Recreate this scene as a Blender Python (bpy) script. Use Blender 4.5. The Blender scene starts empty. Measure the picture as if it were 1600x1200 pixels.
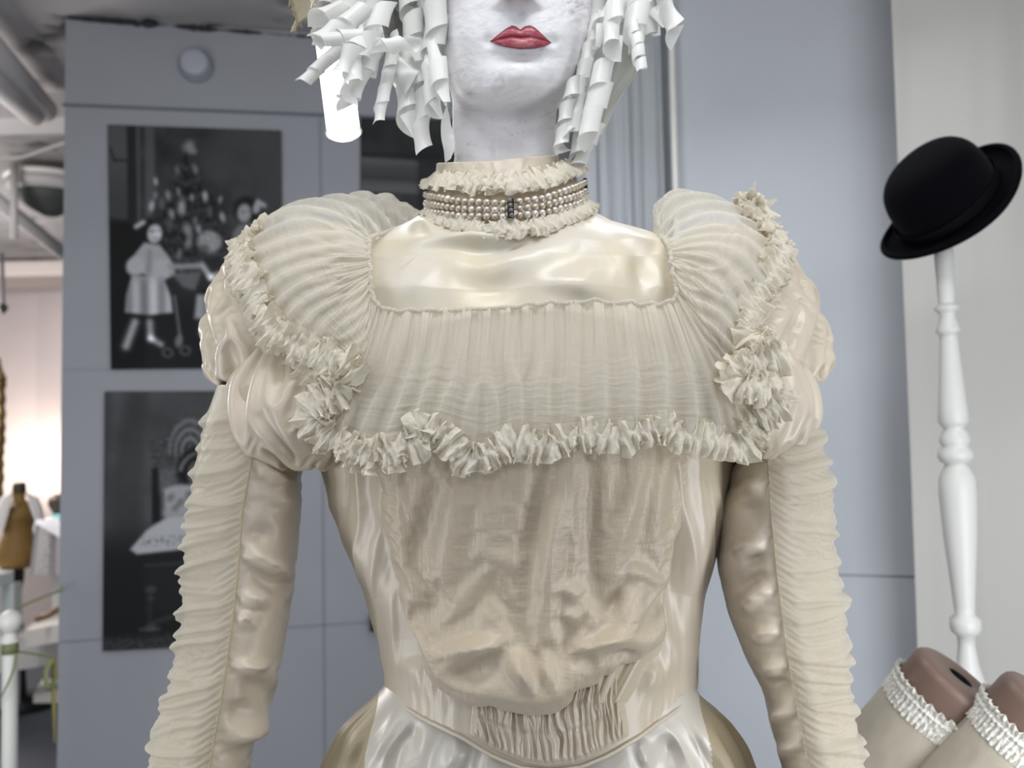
import bpy, math, random
import numpy as np

# ------------------------------------------------------------------ camera, world, lights
CAM = np.array([0.0, 0.0, 1.22]); FPX = 1300.0
PITCH = math.radians(3.1); ROLL = math.radians(-1.0)
def rotx(a): c, s = math.cos(a), math.sin(a); return np.array([[1,0,0],[0,c,-s],[0,s,c]])
def rotz(a): c, s = math.cos(a), math.sin(a); return np.array([[c,-s,0],[s,c,0],[0,0,1]])
R = rotx(math.pi/2 + PITCH) @ rotz(ROLL)
cd = bpy.data.cameras.new('camera'); cam = bpy.data.objects.new('camera', cd)
bpy.context.collection.objects.link(cam)
import mathutils
cam.matrix_world = mathutils.Matrix.Translation(CAM) @ mathutils.Matrix(R.tolist()).to_4x4()
cd.sensor_width = 36; cd.lens = FPX/1600*36; cd.clip_start = 0.02
cd.dof.use_dof = True; cd.dof.focus_distance = 0.80; cd.dof.aperture_fstop = 4.6
S = bpy.context.scene; S.camera = cam
S.view_settings.view_transform = 'Standard'; S.view_settings.look = 'None'
S.view_settings.gamma = 1; S.view_settings.exposure = 0.38; S.view_settings.use_curve_mapping = False
w = bpy.data.worlds.new('world'); S.world = w; w.use_nodes = True
w.node_tree.nodes['Background'].inputs[0].default_value = (0.90, 0.95, 1.0, 1)
w.node_tree.nodes['Background'].inputs[1].default_value = 0.33
def area(name, loc, target, sx, sy, power, col=(1,1,1)):
    l = bpy.data.lights.new(name, 'AREA'); l.shape = 'RECTANGLE'; l.size = sx; l.size_y = sy
    l.energy = power; l.color = col
    o = bpy.data.objects.new(name, l); bpy.context.collection.objects.link(o)
    o.location = loc
    d = mathutils.Vector(target) - mathutils.Vector(loc)
    o.rotation_euler = d.to_track_quat('-Z', 'Y').to_euler()
    return o
area('ceiling_light_front', (0.2, 0.32, 2.42), (0.0, 0.85, 1.15), 1.3, 0.22, 8.0, (0.98, 0.99, 1.0))
area('ceiling_light_room', (0.2, -1.7, 2.2), (0.0, 0.9, 1.0), 2.6, 0.4, 9, (0.98, 0.99, 1.0))
area('ceiling_light_side', (-1.15, 0.25, 2.42), (0.0, 0.9, 1.2), 0.25, 1.4, 4.5, (0.95, 0.98, 1.0))
area('wall_fill_right', (.98, .42, .8), (1.2, 2.25, .7), 0.8, 0.8, 11, (0.92, 0.96, 1.0))  # added fill that brightens the lower right wall, no window there
area('wall_fill_left', (-1.3, .5, .6), (-1.0, 2.6, .8), 0.9, 0.9, 10, (0.92, 0.96, 1.0))  # unseen fill, put in to lift the lower part of the left wall
area('ceiling_light_back', (0.3, 1.75, 2.43), (0.1, 1.0, 1.0), 1.2, 0.3, 5.5, (0.92, 0.96, 1.0))
area('far_room_light', (-3.6, 4.6, 2.2), (-3.6, 5.2, 0.5), 1.6, 1.2, 34, (1.0, 0.90, 0.84))
area('far_room_lamp', (-3.9, 6.6, 1.0), (-3.9, 7.4, 1.2), 1.0, 0.6, 5, (1.0, 0.84, 0.70))

for i_, loc_ in enumerate([(-2.3, 2.75, 1.75), (-3.4, 4.4, 1.7)]):  # added point fills in place of light bounced onto the ceiling
    pl_ = bpy.data.lights.new('left_room_fill', 'POINT'); pl_.energy = (24, 44)[i_]; pl_.shadow_soft_size = .25; pl_.color = (1, .96, .93)
    po_ = bpy.data.objects.new('left_room_fill', pl_); bpy.context.collection.objects.link(po_); po_.location = loc_
# ------------------------------------------------------------------ maths helpers
def W(px, py, Y):
    px, py, Y = np.broadcast_arrays(np.asarray(px, float), np.asarray(py, float), np.asarray(Y, float))
    d = np.stack([(px-800)/FPX, -(py-600)/FPX, -np.ones_like(px)], -1) @ R.T
    t = Y/d[..., 1]
    return CAM + d*t[..., None]
def PX(P):
    c = (P-CAM) @ R
    return 800 - FPX*c[..., 0]/c[..., 2], 600 + FPX*c[..., 1]/c[..., 2]
def lerp(a, b, t): return a+(b-a)*t
def ss(a, b, x):
    t = np.clip((x-a)/(b-a), 0, 1); return t*t*(3-2*t)
def catmull(pts, n):
    p = np.asarray(pts, float); p = np.vstack([2*p[0]-p[1], p, 2*p[-1]-p[-2]])
    seg = np.linalg.norm(np.diff(p[1:-1], axis=0)[:, :2], axis=1) + 1e-6
    cum = np.concatenate([[0], np.cumsum(seg)]); s = np.linspace(0, cum[-1], n)
    i = np.clip(np.searchsorted(cum, s, side='right')-1, 0, len(seg)-1); t = ((s-cum[i])/seg[i])[:, None]
    a, b, c, d = p[i], p[i+1], p[i+2], p[i+3]
    return 0.5*((2*b)+(-a+c)*t+(2*a-5*b+4*c-d)*t**2+(-a+3*b-3*c+d)*t**3)
def h2(ix, iy, seed):
    n = (ix.astype(np.int64)*374761393 + iy.astype(np.int64)*668265263 + seed*1442695041) & 0xffffffff
    n = ((n ^ (n >> 13))*1274126177) & 0xffffffff
    return ((n ^ (n >> 16)) & 0xffff)/65535.0
def gn(x, y, seed=0):
    ix, iy = np.floor(x), np.floor(y); fx, fy = x-ix, y-iy
    def g(a, b):
        t = h2(ix+a, iy+b, seed)*2*math.pi; return np.cos(t)*(fx-a)+np.sin(t)*(fy-b)
    ux = fx**3*(fx*(fx*6-15)+10); uy = fy**3*(fy*(fy*6-15)+10)
    return lerp(lerp(g(0, 0), g(1, 0), ux), lerp(g(0, 1), g(1, 1), ux), uy)
def vn(x, y, seed=0):
    x, y = np.broadcast_arrays(np.asarray(x, float)+seed*3.17, np.asarray(y, float)+seed*1.31)
    return 1.25*(gn(x+.37, y, seed)+gn(x*.943+y*.05+9.2, y*.93-x*.03+4.7, seed+101))
def fbm(x, y, o=4, seed=0, g=0.5):
    r = 0; a = 1
    for k in range(o): r = r + a*vn(np.asarray(x)*2**k, np.asarray(y)*2**k, seed+k*17); a *= g
    return r
def ridge(x, y, seed=0): return 1-np.abs(vn(x, y, seed))*2
def stroke(px, py, pts, w, h, asym=0.0, taper=0.3):
    """fold along a polyline; asym>0 sharpens the side to the right of its direction"""
    p = catmull(pts, 14) if len(pts) > 2 else np.asarray(pts, float)
    L = np.linalg.norm(np.diff(p, axis=0), axis=1); tot = L.sum(); acc = 0
    best = np.full(px.shape, 1e9); sd = np.zeros(px.shape); tt = np.zeros(px.shape)
    for k in range(len(p)-1):
        dx, dy = p[k+1]-p[k]; l2 = dx*dx+dy*dy+1e-9
        t = np.clip(((px-p[k, 0])*dx+(py-p[k, 1])*dy)/l2, 0, 1)
        ex, ey = px-p[k, 0]-t*dx, py-p[k, 1]-t*dy; d = np.hypot(ex, ey)
        m = d < best
        best = np.where(m, d, best); sd = np.where(m, np.sign(dx*ey-dy*ex), sd); tt = np.where(m, (acc+t*L[k])/tot, tt)
        acc += L[k]
    ww = 1.25*w*(1 - asym*np.where(sd > 0, 0.45, -0.35))
    taper = .48
    return h*np.exp(-(best/ww)**2)*ss(0, taper, tt)*ss(0, taper, 1-tt)
def strokes(px, py, lst):
    r = np.zeros(px.shape)
    for s in lst: r += stroke(px, py, *s)
    return r
def conv(cx, cy, freq, amp, seed, r0=20, r1=120, p=1.0):
    """drapery folds that run together towards one point"""
    def f(px, py):
        a = np.arctan2(py-cy, px-cx); r = np.hypot(px-cx, py-cy)
        q = a*freq+1.3*fbm(a*1.7+5, r/90, 3, seed)+.8*vn(px/45, py/45, seed+2)
        return amp*(np.abs(np.sin(q))**.8-.5+.5*vn(a*freq*.4, r/60, seed+7))*ss(0, r0, r)*(1-.5*ss(r1*.6, r1*1.3, r))
    return f
def normals(V, wrap=False):
    if wrap: du = np.roll(V, -1, 1)-np.roll(V, 1, 1)
    else: du = np.gradient(V, axis=1)
    dv = np.gradient(V, axis=0); n = np.cross(du, dv)
    return n/(np.linalg.norm(n, axis=-1, keepdims=True)+1e-12)
def outward(V, N, c):
    """flip the normals so that they point away from c"""
    f = np.sign(np.sum((V-c)*N, axis=-1)).mean()
    return N if f > 0 else -N

def up2(A, wrap):
    """twice as many points both ways (rows, columns) by cubic interpolation"""
    def one(A, wr):
        if wr: P = np.concatenate([A[-1:], A, A[:2]])
        else: P = np.concatenate([2*A[:1]-A[1:2], A, 2*A[-1:]-A[-2:-1]])
        mid = (-P[:-3]+9*P[1:-2]+9*P[2:-1]-P[3:])/16
        n = len(A); out = np.empty((2*n if wr else 2*n-1,)+A.shape[1:]); out[0::2] = A; out[1::2] = mid; return out
    A = one(A, False); return one(A.swapaxes(0, 1), wrap).swapaxes(0, 1)
def relax(X0, ku, kv, wrap=False, steps=160, sub=3, grav=(0, 0, -3e-5), press=0.0, pin=None, found=.01, bend=.15, lo=.004, hi=.05, start=None, seed=1, damp=.95, shear=.25, noise=.0008, ramp=.6, nn=(9, 9)):
    """slack cloth: the sheet X0 gets longer threads (ku, kv times as long) and falls into folds over its base form"""
    n, m = X0.shape[:2]; X0 = X0.astype(float); N = normals(X0, wrap); c = X0.reshape(-1, 3).mean(0)
    if wrap: N = outward(X0, N, c)
    elif N[n//2, m//2, 1] > 0: N = -N
    F = lambda a: np.broadcast_to(np.asarray(a, float), (n, m)).ravel().copy()
    ku, kv, lo, hi, found = F(ku), F(kv), F(lo), F(hi), F(found)
    w_ = np.ones((n, m)) if pin is None else 1.0-np.broadcast_to(pin, (n, m)).astype(float); w_ = w_.ravel()
    id_ = np.arange(n*m).reshape(n, m); sets = []
    def add(A, B, k, kk): 
        A, B = A.ravel(), B.ravel(); L0 = np.linalg.norm(X0.reshape(-1, 3)[B]-X0.reshape(-1, 3)[A], axis=1); sets.append((A, B, L0, kk[A], k))
    def lines(s_, k, ax, kk):
        ln = m if ax else n
        for col in range(2):
            if ax and wrap: i = np.array([q for q in range(m) if (q//s_) % 2 == col]); add(id_[:, i], id_[:, (i+s_) % m], k, kk)
            else:
                i = np.array([q for q in range(ln-s_) if (q//s_) % 2 == col])
                if ax: add(id_[:, i], id_[:, i+s_], k, kk)
                else: add(id_[i], id_[i+s_], k, kk)
    lines(1, 1.0, 1, ku); lines(1, 1.0, 0, kv)
    j = np.arange(m if wrap else m-1)
    for col in range(2):
        i = np.arange(col, n-1, 2)
        add(id_[i][:, j], id_[i+1][:, (j+1) % m], shear, (ku+kv)/2); add(id_[i][:, (j+1) % m], id_[i+1][:, j], shear, (ku+kv)/2)
    lines(2, bend, 1, ku); lines(2, bend, 0, kv); lines(4, bend*.5, 1, ku); lines(4, bend*.5, 0, kv)
    vv, uu = np.meshgrid(np.linspace(0, 1, n), np.linspace(0, 1, m), indexing='ij')
    X = (X0 if start is None else start)+N*(noise*fbm(uu*nn[0], vv*nn[1], 3, seed))[..., None]
    X = X.reshape(-1, 3); P = X.copy(); X0f = X0.reshape(-1, 3); Nf = N.reshape(-1, 3); g = np.array(grav); W_ = w_[:, None]
    for it in range(steps):
        r = min(1, (it+1)/(steps*ramp)) if start is None else 1.0
        Vv = (X-P)*damp; sp = np.linalg.norm(Vv, axis=1, keepdims=True); Vv *= np.minimum(1, .0015/(sp+1e-9)); P = X.copy()
        X = X+(Vv+g+Nf*press)*W_
        for q in range(sub):
            for A, B, L0, kk, k in sets:
                d = X[B]-X[A]; L = np.sqrt((d*d).sum(1))+1e-12; wa, wb = w_[A], w_[B]; cs = k*(1-L0*(1+(kk-1)*r)/L)/(wa+wb+1e-9)
                d *= cs[:, None]; X[A] += d*wa[:, None]; X[B] -= d*wb[:, None]
        D_ = X-X0f; nd = (D_*Nf).sum(1); fix = np.clip(nd, -lo, hi)-nd
        X = X+(Nf*fix[:, None]-D_*found[:, None])*W_
    return X.reshape(n, m, 3)
def slack(X0, coarse=1, wrap=False, fine_steps=40, **k):
    """relax on every second point first, then on all of them"""
    sl = (slice(None, None, 2), slice(None, None, 2))
    def cut(v): return v[sl] if isinstance(v, np.ndarray) and v.ndim == 2 and v.shape == X0.shape[:2] else v
    kc = {a: cut(b) for a, b in k.items()}; st_ = kc.pop('start', None)
    A = relax(X0[sl], wrap=wrap, **kc); B = up2(A, wrap)[:X0.shape[0], :X0.shape[1]]
    k2 = dict(k); k2['steps'] = fine_steps; k2['start'] = B; k2['noise'] = k.get('noise', .0008)*.3
    return relax(X0, wrap=wrap, **k2)
def drape(X0, stride=4, wrap=False, tight=.006, **k):
    """large folds first on a coarse net, then finer nets that only settle"""
    pick = lambda v, q: v[::q, ::q] if isinstance(v, np.ndarray) and v.ndim == 2 and v.shape == X0.shape[:2] else v
    A = relax(X0[::stride, ::stride], wrap=wrap, **{a: pick(b, stride) for a, b in k.items()}); q = stride
    while q > 1:
        q //= 2; A = up2(A, wrap)
        if wrap and A.shape[1] > X0[::q, ::q].shape[1]: A = A[:, :X0[::q, ::q].shape[1]]
        A = relax(A, ku=1+tight, kv=1+tight, wrap=wrap, steps=28, sub=3, grav=(0, 0, 0), pin=pick(k.get('pin'), q), found=.03, bend=.3, lo=.002, hi=.003, seed=k.get('seed', 1)+q, noise=.0003, nn=(30, 30))
    return A
def add_sub(o, lv=1):
    m_ = o.modifiers.new('smooth', 'SUBSURF'); m_.levels = lv; m_.render_levels = lv; return o
# ------------------------------------------------------------------ object helpers
COL = bpy.context.collection
def grid(name, V, mat, parent=None, wrap=False, cap=False, mask=None, col=None, thick=0):
    n, m = V.shape[:2]
    idx = np.arange(n*m).reshape(n, m)
    if wrap: j = np.arange(m); j2 = (j+1) % m
    else: j = np.arange(m-1); j2 = j+1
    q = np.stack([idx[:-1][:, j], idx[:-1][:, j2], idx[1:][:, j2], idx[1:][:, j]], -1)
    if mask is not None: q = q[mask[:q.shape[0], :q.shape[1]]]
    q = q.reshape(-1, 4)
    verts = V.reshape(-1, 3)
    me = bpy.data.meshes.new(name)
    if cap and wrap:
        faces = q.tolist() + [idx[0][::-1].tolist(), idx[-1].tolist()]
        me.from_pydata(verts.tolist(), [], faces)
    else:
        me.vertices.add(len(verts)); me.vertices.foreach_set('co', verts.ravel().astype(np.float32))
        me.loops.add(q.size); me.loops.foreach_set('vertex_index', q.ravel().astype(np.int32))
        me.polygons.add(len(q)); me.polygons.foreach_set('loop_start', (np.arange(len(q))*4).astype(np.int32))
        me.polygons.foreach_set('loop_total', np.full(len(q), 4, np.int32))
    me.update(); me.validate()
    me.polygons.foreach_set('use_smooth', np.ones(len(me.polygons), bool))
    # uv from the grid itself
    uv = me.uv_layers.new(name='uv')
    vi = np.zeros(len(me.loops), np.int32); me.loops.foreach_get('vertex_index', vi)
    UV = np.stack([(vi % m)/max(m-1, 1), (vi//m)/max(n-1, 1)], -1)
    uv.data.foreach_set('uv', UV.ravel().astype(np.float32))
    if col is not None:
        at = me.color_attributes.new('tone', 'FLOAT_COLOR', 'POINT')
        c = np.ones((n*m, 4), np.float32); c[:, :3] = col.reshape(n*m, -1)
        at.data.foreach_set('color', c.ravel())
    return link(name, me, mat, parent, thick)
def link(name, me, mat, parent=None, thick=0):
    o = bpy.data.objects.new(name, me); COL.objects.link(o)
    if mat: me.materials.append(mat)
    put(o, parent)
    if thick:
        s = o.modifiers.new('thickness', 'SOLIDIFY'); s.thickness = thick; s.offset = 0
    return o
def base_of(o):
    p = np.zeros(3)
    while o is not None: p = p+np.array(o.location); o = o.parent
    return p
def put(o, parent):
    if parent is not None:
        o.parent = parent; o.location = (-base_of(parent)).tolist()
def thing(name, loc, label, cat, group=None):
    o = bpy.data.objects.new(name, None); COL.objects.link(o); o.location = [float(v) for v in loc]
    o.empty_display_size = 0.05
    return tag(o, label, cat, group)
def tag(o, label, cat, group=None):
    o['label'] = label; o['category'] = cat
    if group: o['group'] = group
    return o
def struct(o): o['kind'] = 'structure'; return o
def join_raw(name, parts, mat, parent=None, smooth=True):
    """parts: list of (verts, faces) -> ONE mesh"""
    vs, fs = [], []
    for v, f in parts:
        b = len(vs); vs += [tuple(map(float, q)) for q in v]; fs += [tuple(i+b for i in q) for q in f]
    me = bpy.data.meshes.new(name); me.from_pydata(vs, [], fs); me.update()
    if smooth: me.polygons.foreach_set('use_smooth', [True]*len(me.polygons))
    return link(name, me, mat, parent)
def box_raw(c, s, rz=0, rx=0):
    v = np.array([[x, y, z] for x in (-.5, .5) for y in (-.5, .5) for z in (-.5, .5)])*np.array(s)
    v = v @ rotx(rx).T @ rotz(rz).T + np.array(c)
    return v, [(0,1,3,2), (4,6,7,5), (0,4,5,1), (2,3,7,6), (0,2,6,4), (1,5,7,3)]
def box(name, c, s, mat, parent=None, rz=0, rx=0, bevel=0.003):
    o = join_raw(name, [box_raw(c, s, rz, rx)], mat, parent, smooth=False)
    if bevel:
        b = o.modifiers.new('bevel', 'BEVEL'); b.width = bevel; b.segments = 2
    return o
def frame_of(a, b):
    t = b-a; t = t/np.linalg.norm(t)
    u = np.cross(t, [0, 0, 1.0]) if abs(t[2]) < .9 else np.cross(t, [1.0, 0, 0])
    u /= np.linalg.norm(u); return t, u, np.cross(t, u)
def tube_grid(pts, rad, seg=16):
    pts = np.asarray(pts, float); n = len(pts); rad = np.broadcast_to(np.asarray(rad, float), (n,))
    T = np.gradient(pts, axis=0); T /= np.linalg.norm(T, axis=1, keepdims=True)+1e-12
    u = frame_of(np.zeros(3), T[0])[1]; out = []
    for i in range(n):
        u = u-T[i]*np.dot(u, T[i]); u /= np.linalg.norm(u); v = np.cross(T[i], u)
        a = np.arange(seg)/seg*2*math.pi
        out.append(pts[i]+rad[i]*(np.cos(a)[:, None]*u+np.sin(a)[:, None]*v))
    return np.array(out)
def tube(name, pts, rad, mat, parent=None, seg=16): return grid(name, tube_grid(pts, rad, seg), mat, parent, wrap=True, cap=True)
def lathe(name, a, b, prof, mat, parent=None, seg=40):
    """prof: list of (t along a->b, radius)"""
    a, b = np.asarray(a, float), np.asarray(b, float); t, u, v = frame_of(a, b)
    ang = np.arange(seg)/seg*2*math.pi; V = []
    for s, r in prof: V.append(a+(b-a)*s+r*(np.cos(ang)[:, None]*u+np.sin(ang)[:, None]*v))
    return grid(name, np.array(V), mat, parent, wrap=True, cap=True)
def smoothprof(pts, n=120):
    t = [p[0] for p in pts]; c = catmull([(p[0]*10, p[1]*10) for p in pts], n)/10
    return [(float(a), float(max(b, 1e-4))) for a, b in c]

# ------------------------------------------------------------------ materials
def lin(c): return tuple((x/12.92 if x <= .04045 else ((x+.055)/1.055)**2.4) for x in [v/255 for v in c])
def mat(name, rgb, rough=.6, spec=.5, metal=0, bump=None, vary=None, coat=0, sheen=0, aniso=0, alpha=1, emit=None, transl=0, obj=True, tint2=None):
    m = bpy.data.materials.new(name); m.use_nodes = True; nt = m.node_tree; b = nt.nodes['Principled BSDF']
    c = lin(rgb); b.inputs['Base Color'].default_value = (*c, 1)
    b.inputs['Roughness'].default_value = rough; b.inputs['Specular IOR Level'].default_value = spec
    b.inputs['Metallic'].default_value = metal; b.inputs['Coat Weight'].default_value = coat
    b.inputs['Sheen Weight'].default_value = sheen; b.inputs['Anisotropic'].default_value = aniso
    b.inputs['Alpha'].default_value = alpha
    if emit: b.inputs['Emission Color'].default_value = (*emit[0], 1); b.inputs['Emission Strength'].default_value = emit[1]
    tc = nt.nodes.new('ShaderNodeTexCoord')
    def noise(sc, det=4, stretch=(1,1,1)):
        mp = nt.nodes.new('ShaderNodeMapping'); mp.inputs['Scale'].default_value = stretch
        nt.links.new(tc.outputs['Object'], mp.inputs[0])
        n = nt.nodes.new('ShaderNodeTexNoise'); n.inputs['Scale'].default_value = sc; n.inputs['Detail'].default_value = det
        nt.links.new(mp.outputs[0], n.inputs['Vector']); return n
    if vary:
        sc, amt = vary[:2]; n = noise(sc, 5, vary[2] if len(vary) > 2 else (1,1,1))
        mx = nt.nodes.new('ShaderNodeMix'); mx.data_type = 'RGBA'
        c2 = lin(tint2) if tint2 else tuple(v*(1-amt) for v in c)
        mx.inputs[6].default_value = (*c, 1); mx.inputs[7].default_value = (*c2, 1)
        rp = nt.nodes.new('ShaderNodeValToRGB'); rp.color_ramp.elements[0].position = .38; rp.color_ramp.elements[1].position = .68
        nt.links.new(n.outputs['Fac'], rp.inputs[0]); nt.links.new(rp.outputs[0], mx.inputs[0])
        nt.links.new(mx.outputs[2], b.inputs['Base Color'])
    if bump:
        prev = None
        for (sc, st, stretch) in bump:
            n = noise(sc, 3, stretch); bp = nt.nodes.new('ShaderNodeBump'); bp.inputs['Strength'].default_value = st
            bp.inputs['Distance'].default_value = 0.002
            nt.links.new(n.outputs['Fac'], bp.inputs['Height'])
            if prev: nt.links.new(prev.outputs[0], bp.inputs['Normal'])
            prev = bp
        nt.links.new(prev.outputs[0], b.inputs['Normal'])
    if transl:
        out = nt.nodes['Material Output']; tr = nt.nodes.new('ShaderNodeBsdfTranslucent'); tr.inputs[0].default_value = (*c, 1)
        mx = nt.nodes.new('ShaderNodeMixShader'); mx.inputs[0].default_value = transl
        nt.links.new(b.outputs[0], mx.inputs[1]); nt.links.new(tr.outputs[0], mx.inputs[2]); nt.links.new(mx.outputs[0], out.inputs[0])
    return m
def sheer(name, rgb, cover, transl=.3, rough=.7, stretch=(1,1,1), crinkle=.5, hole=60):
    """gauze: fabric threads over clear gaps"""
    m = mat(name, rgb, rough, .25, bump=[(220, crinkle, stretch), (900, .25, (1,1,1))], transl=transl, sheen=.25)
    nt = m.node_tree; out = nt.nodes['Material Output']; src = out.inputs[0].links[0].from_socket
    tp = nt.nodes.new('ShaderNodeBsdfTransparent'); mx = nt.nodes.new('ShaderNodeMixShader')
    lw = nt.nodes.new('ShaderNodeLayerWeight'); lw.inputs[0].default_value = .45   # threads close up at grazing angles
    mr = nt.nodes.new('ShaderNodeMapRange'); mr.inputs['To Min'].default_value = cover; mr.inputs['To Max'].default_value = min(1, cover+.35)
    nt.links.new(lw.outputs['Facing'], mr.inputs['Value'])
    nt.links.new(mr.outputs[0], mx.inputs[0]); nt.links.new(tp.outputs[0], mx.inputs[1]); nt.links.new(src, mx.inputs[2])
    nt.links.new(mx.outputs[0], out.inputs[0]); return m
def tone_mat(name, rough=.5, spec=.3, mottle=0):
    m = bpy.data.materials.new(name); m.use_nodes = True; nt = m.node_tree; b = nt.nodes['Principled BSDF']
    a = nt.nodes.new('ShaderNodeAttribute'); a.attribute_name = 'tone'
    nt.links.new(a.outputs['Color'], b.inputs['Base Color'])
    b.inputs['Roughness'].default_value = rough; b.inputs['Specular IOR Level'].default_value = spec
    return m
M = {}
M['satin'] = mat('ivory_satin', (200, 187, 170), .39, .85, bump=[(700, .10, (1,1,.25)), (35, .12, (1,1,1))], vary=(9, .08), sheen=.1, tint2=(199, 186, 163))
M['satin_yoke'] = mat('yoke_satin', (212, 204, 190), .35, .85, bump=[(800, .08, (1,1,.3))], vary=(16, .1), tint2=(216, 204, 178))
M['satin_white'] = mat('skirt_satin', (202, 195, 184), .34, .85, bump=[(700, .08, (1,1,.25))], vary=(8, .1))
M['gauze'] = mat('gauze_over_satin', (193, 179, 158), .45, .8, bump=[(260, .45, (1,1,.16)), (300, .30, (.2,.2,1)), (40, .15, (1,1,1))], vary=(7, .1, (1,1,.5)), sheen=.2, tint2=(195, 177, 150))
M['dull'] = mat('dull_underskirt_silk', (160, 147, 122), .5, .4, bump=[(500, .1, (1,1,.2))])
M['chiffon'] = sheer('ivory_chiffon', (234, 229, 217), .54, stretch=(1,1,.25), crinkle=.45)
M['chiffon_sleeve'] = sheer('sleeve_chiffon', (213, 206, 190), .46, stretch=(.4,.4,1.4), crinkle=.5)
M['ruffle'] = mat('ruffle_crepe', (238, 231, 216), .75, .2, bump=[(320, .5, (1,1,1)), (900, .3, (1,1,1))], transl=.28)
M['stitch'] = mat('stitch_thread', (206, 192, 160), .7)
M['plaster'] = mat('painted_foam', (222, 221, 226), .55, .35, bump=[(60, .35, (1,1,1)), (18, .3, (1,1,1))], vary=(26, .2), tint2=(196, 194, 198))
M['ribbon'] = mat('white_plastic_ribbon', (240, 240, 238), .3, .5, transl=.28)
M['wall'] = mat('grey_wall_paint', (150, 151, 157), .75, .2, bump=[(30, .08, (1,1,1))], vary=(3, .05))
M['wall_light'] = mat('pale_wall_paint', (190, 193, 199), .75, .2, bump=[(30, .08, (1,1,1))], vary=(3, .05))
M['stand_white'] = mat('stand_white_paint', (204, 203, 199), .4, .4)
M['white'] = mat('white_paint', (222, 220, 214), .4, .4, bump=[(40, .08, (1,1,1))])
M['black'] = mat('black_metal', (14, 14, 16), .45)

# ------------------------------------------------------------------ room shell
C0 = W(96, 600, 2.55); ang = math.radians(9.6)
dirw = np.array([math.cos(ang), math.sin(ang), 0]); nrm = np.array([math.sin(ang), -math.cos(ang), 0])
def wallpt(px, py, off=0.0):
    """point of the back wall (moved off towards the room) seen at px, py"""
    px, py = np.broadcast_arrays(np.asarray(px, float), np.asarray(py, float))
    d = np.stack([(px-800)/FPX, -(py-600)/FPX, -np.ones_like(px)], -1) @ R.T
    p0 = C0+nrm*off
    t = ((p0-CAM) @ nrm)/(d @ nrm); return CAM+d*t[..., None]
ceil_z = float(wallpt(280, 38)[2])
def slab(name, a, b, z0, z1, th, m, side=1):
    """vertical slab from a to b (xy), thickness behind"""
    a, b = np.array(a[:2]), np.array(b[:2]); d = (b-a)/np.linalg.norm(b-a); n = np.array([-d[1], d[0]])*side*th
    v = [(*q, z) for z in (z0, z1) for q in (a, b, b+n, a+n)]
    return join_raw(name, [(v, [(0,1,5,4), (1,2,6,5), (2,3,7,6), (3,0,4,7), (4,5,6,7), (3,2,1,0)])], m, smooth=False)
wl = C0[:2]; wr = wl+dirw[:2]*2.9
struct(slab('wall_back', wl, wr, 0, ceil_z, .12, M['wall']))
# panel seams of the back wall
def seam(name, pts, m, wd=.006, pr=.003):
    p = np.array([wallpt(x, y) for x, y in pts]); a, b = p[0], p[-1]; t = (b-a)/np.linalg.norm(b-a); s = np.cross(t, nrm)
    v = [q+s*e*wd/2+nrm*o for q in (a, b) for e in (-1, 1) for o in (-.001, pr)]
    f = [(0,1,3,2), (4,6,7,5), (0,4,5,1), (2,3,7,6), (0,2,6,4), (1,5,7,3)]
    return struct(join_raw(name, [(v, f)], m, smooth=False))
M['seam'] = mat('panel_joint', (104, 106, 114), .8)
M['crack'] = mat('ceiling_joint', (52, 53, 60), .9, vary=(14, .4))
seam('trim_1', [(98, 164), (1000, 200)], M['seam'], .010, .004)
seam('trim_2', [(92, 1003), (1000, 945)], mat('low_joint', (128, 129, 136), .8), .006, .002)
seam('trim_3', [(500, 182), (508, 1300)], mat('upright_joint', (130, 131, 138), .8), .008, .002)
seam('trim_4', [(96, 577), (420, 577)], mat('mid_joint', (138, 139, 146), .8), .004, .002)
# rough joint between wall and ceiling
n = 300; xs = np.linspace(98, 1000, n); P0 = wallpt(xs, lerp(28, 58, (xs-98)/380))
P0 = P0+nrm*.004; wob = (.006+.006*np.abs(fbm(xs/22, 0, 4, 3)))[:, None]*ss(-.6, .3, fbm(xs/60, 3, 3, 9))[:, None]
struct(grid('trim_5', np.stack([P0+[0, 0, 0]+wob*[0, 0, 1], P0-wob*[0, 0, 1]], 0), M['crack'], thick=.004))
# floor, ceiling
M['floor'] = mat('dark_grey_floor', (70, 74, 82), .5, .3, vary=(5, .15))
struct(box('floor', (0, 4, -.05), (14, 12, .1), M['floor'], bevel=0))
gx, gy = np.meshgrid(np.linspace(-5.5, 3.2, 320), np.linspace(.9, 8.2, 300))
gz = ceil_z+.004*fbm(gx*5, gy*5, 4, 5)+.010*ss(.1, .6, fbm(gx*1.6, gy*1.6, 3, 8))
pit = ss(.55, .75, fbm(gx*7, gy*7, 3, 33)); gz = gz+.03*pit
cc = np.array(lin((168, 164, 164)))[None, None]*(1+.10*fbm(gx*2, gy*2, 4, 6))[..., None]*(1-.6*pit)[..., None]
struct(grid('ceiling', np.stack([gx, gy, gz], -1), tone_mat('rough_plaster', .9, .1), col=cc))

# right-hand wall with white edge, then right curtain
RW = W(1066, 600, 2.35); RW2 = W(2200, 600, 1.92)
struct(slab('wall_right', RW, RW2, 0, ceil_z+.02, .1, M['wall_light']))
d2 = (RW2-RW)/np.linalg.norm(RW2-RW)
e = RW[:2]
struct(box('trim_6', (e[0]-.004, e[1]-.01, ceil_z/2), (.016, .05, ceil_z), M['white'], rz=math.atan2(d2[1], d2[0])))
za = W(1360, 897, 2.24)[2]; q1 = W(1250, 897, 2.28); q2 = W(1445, 897, 2.22)
struct(join_raw('trim_7', [box_raw(((q1+q2)/2+[0, -.018, 0]).tolist(), (.36, .006, .005), math.atan2(d2[1], d2[0]))], M['wall']))

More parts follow.
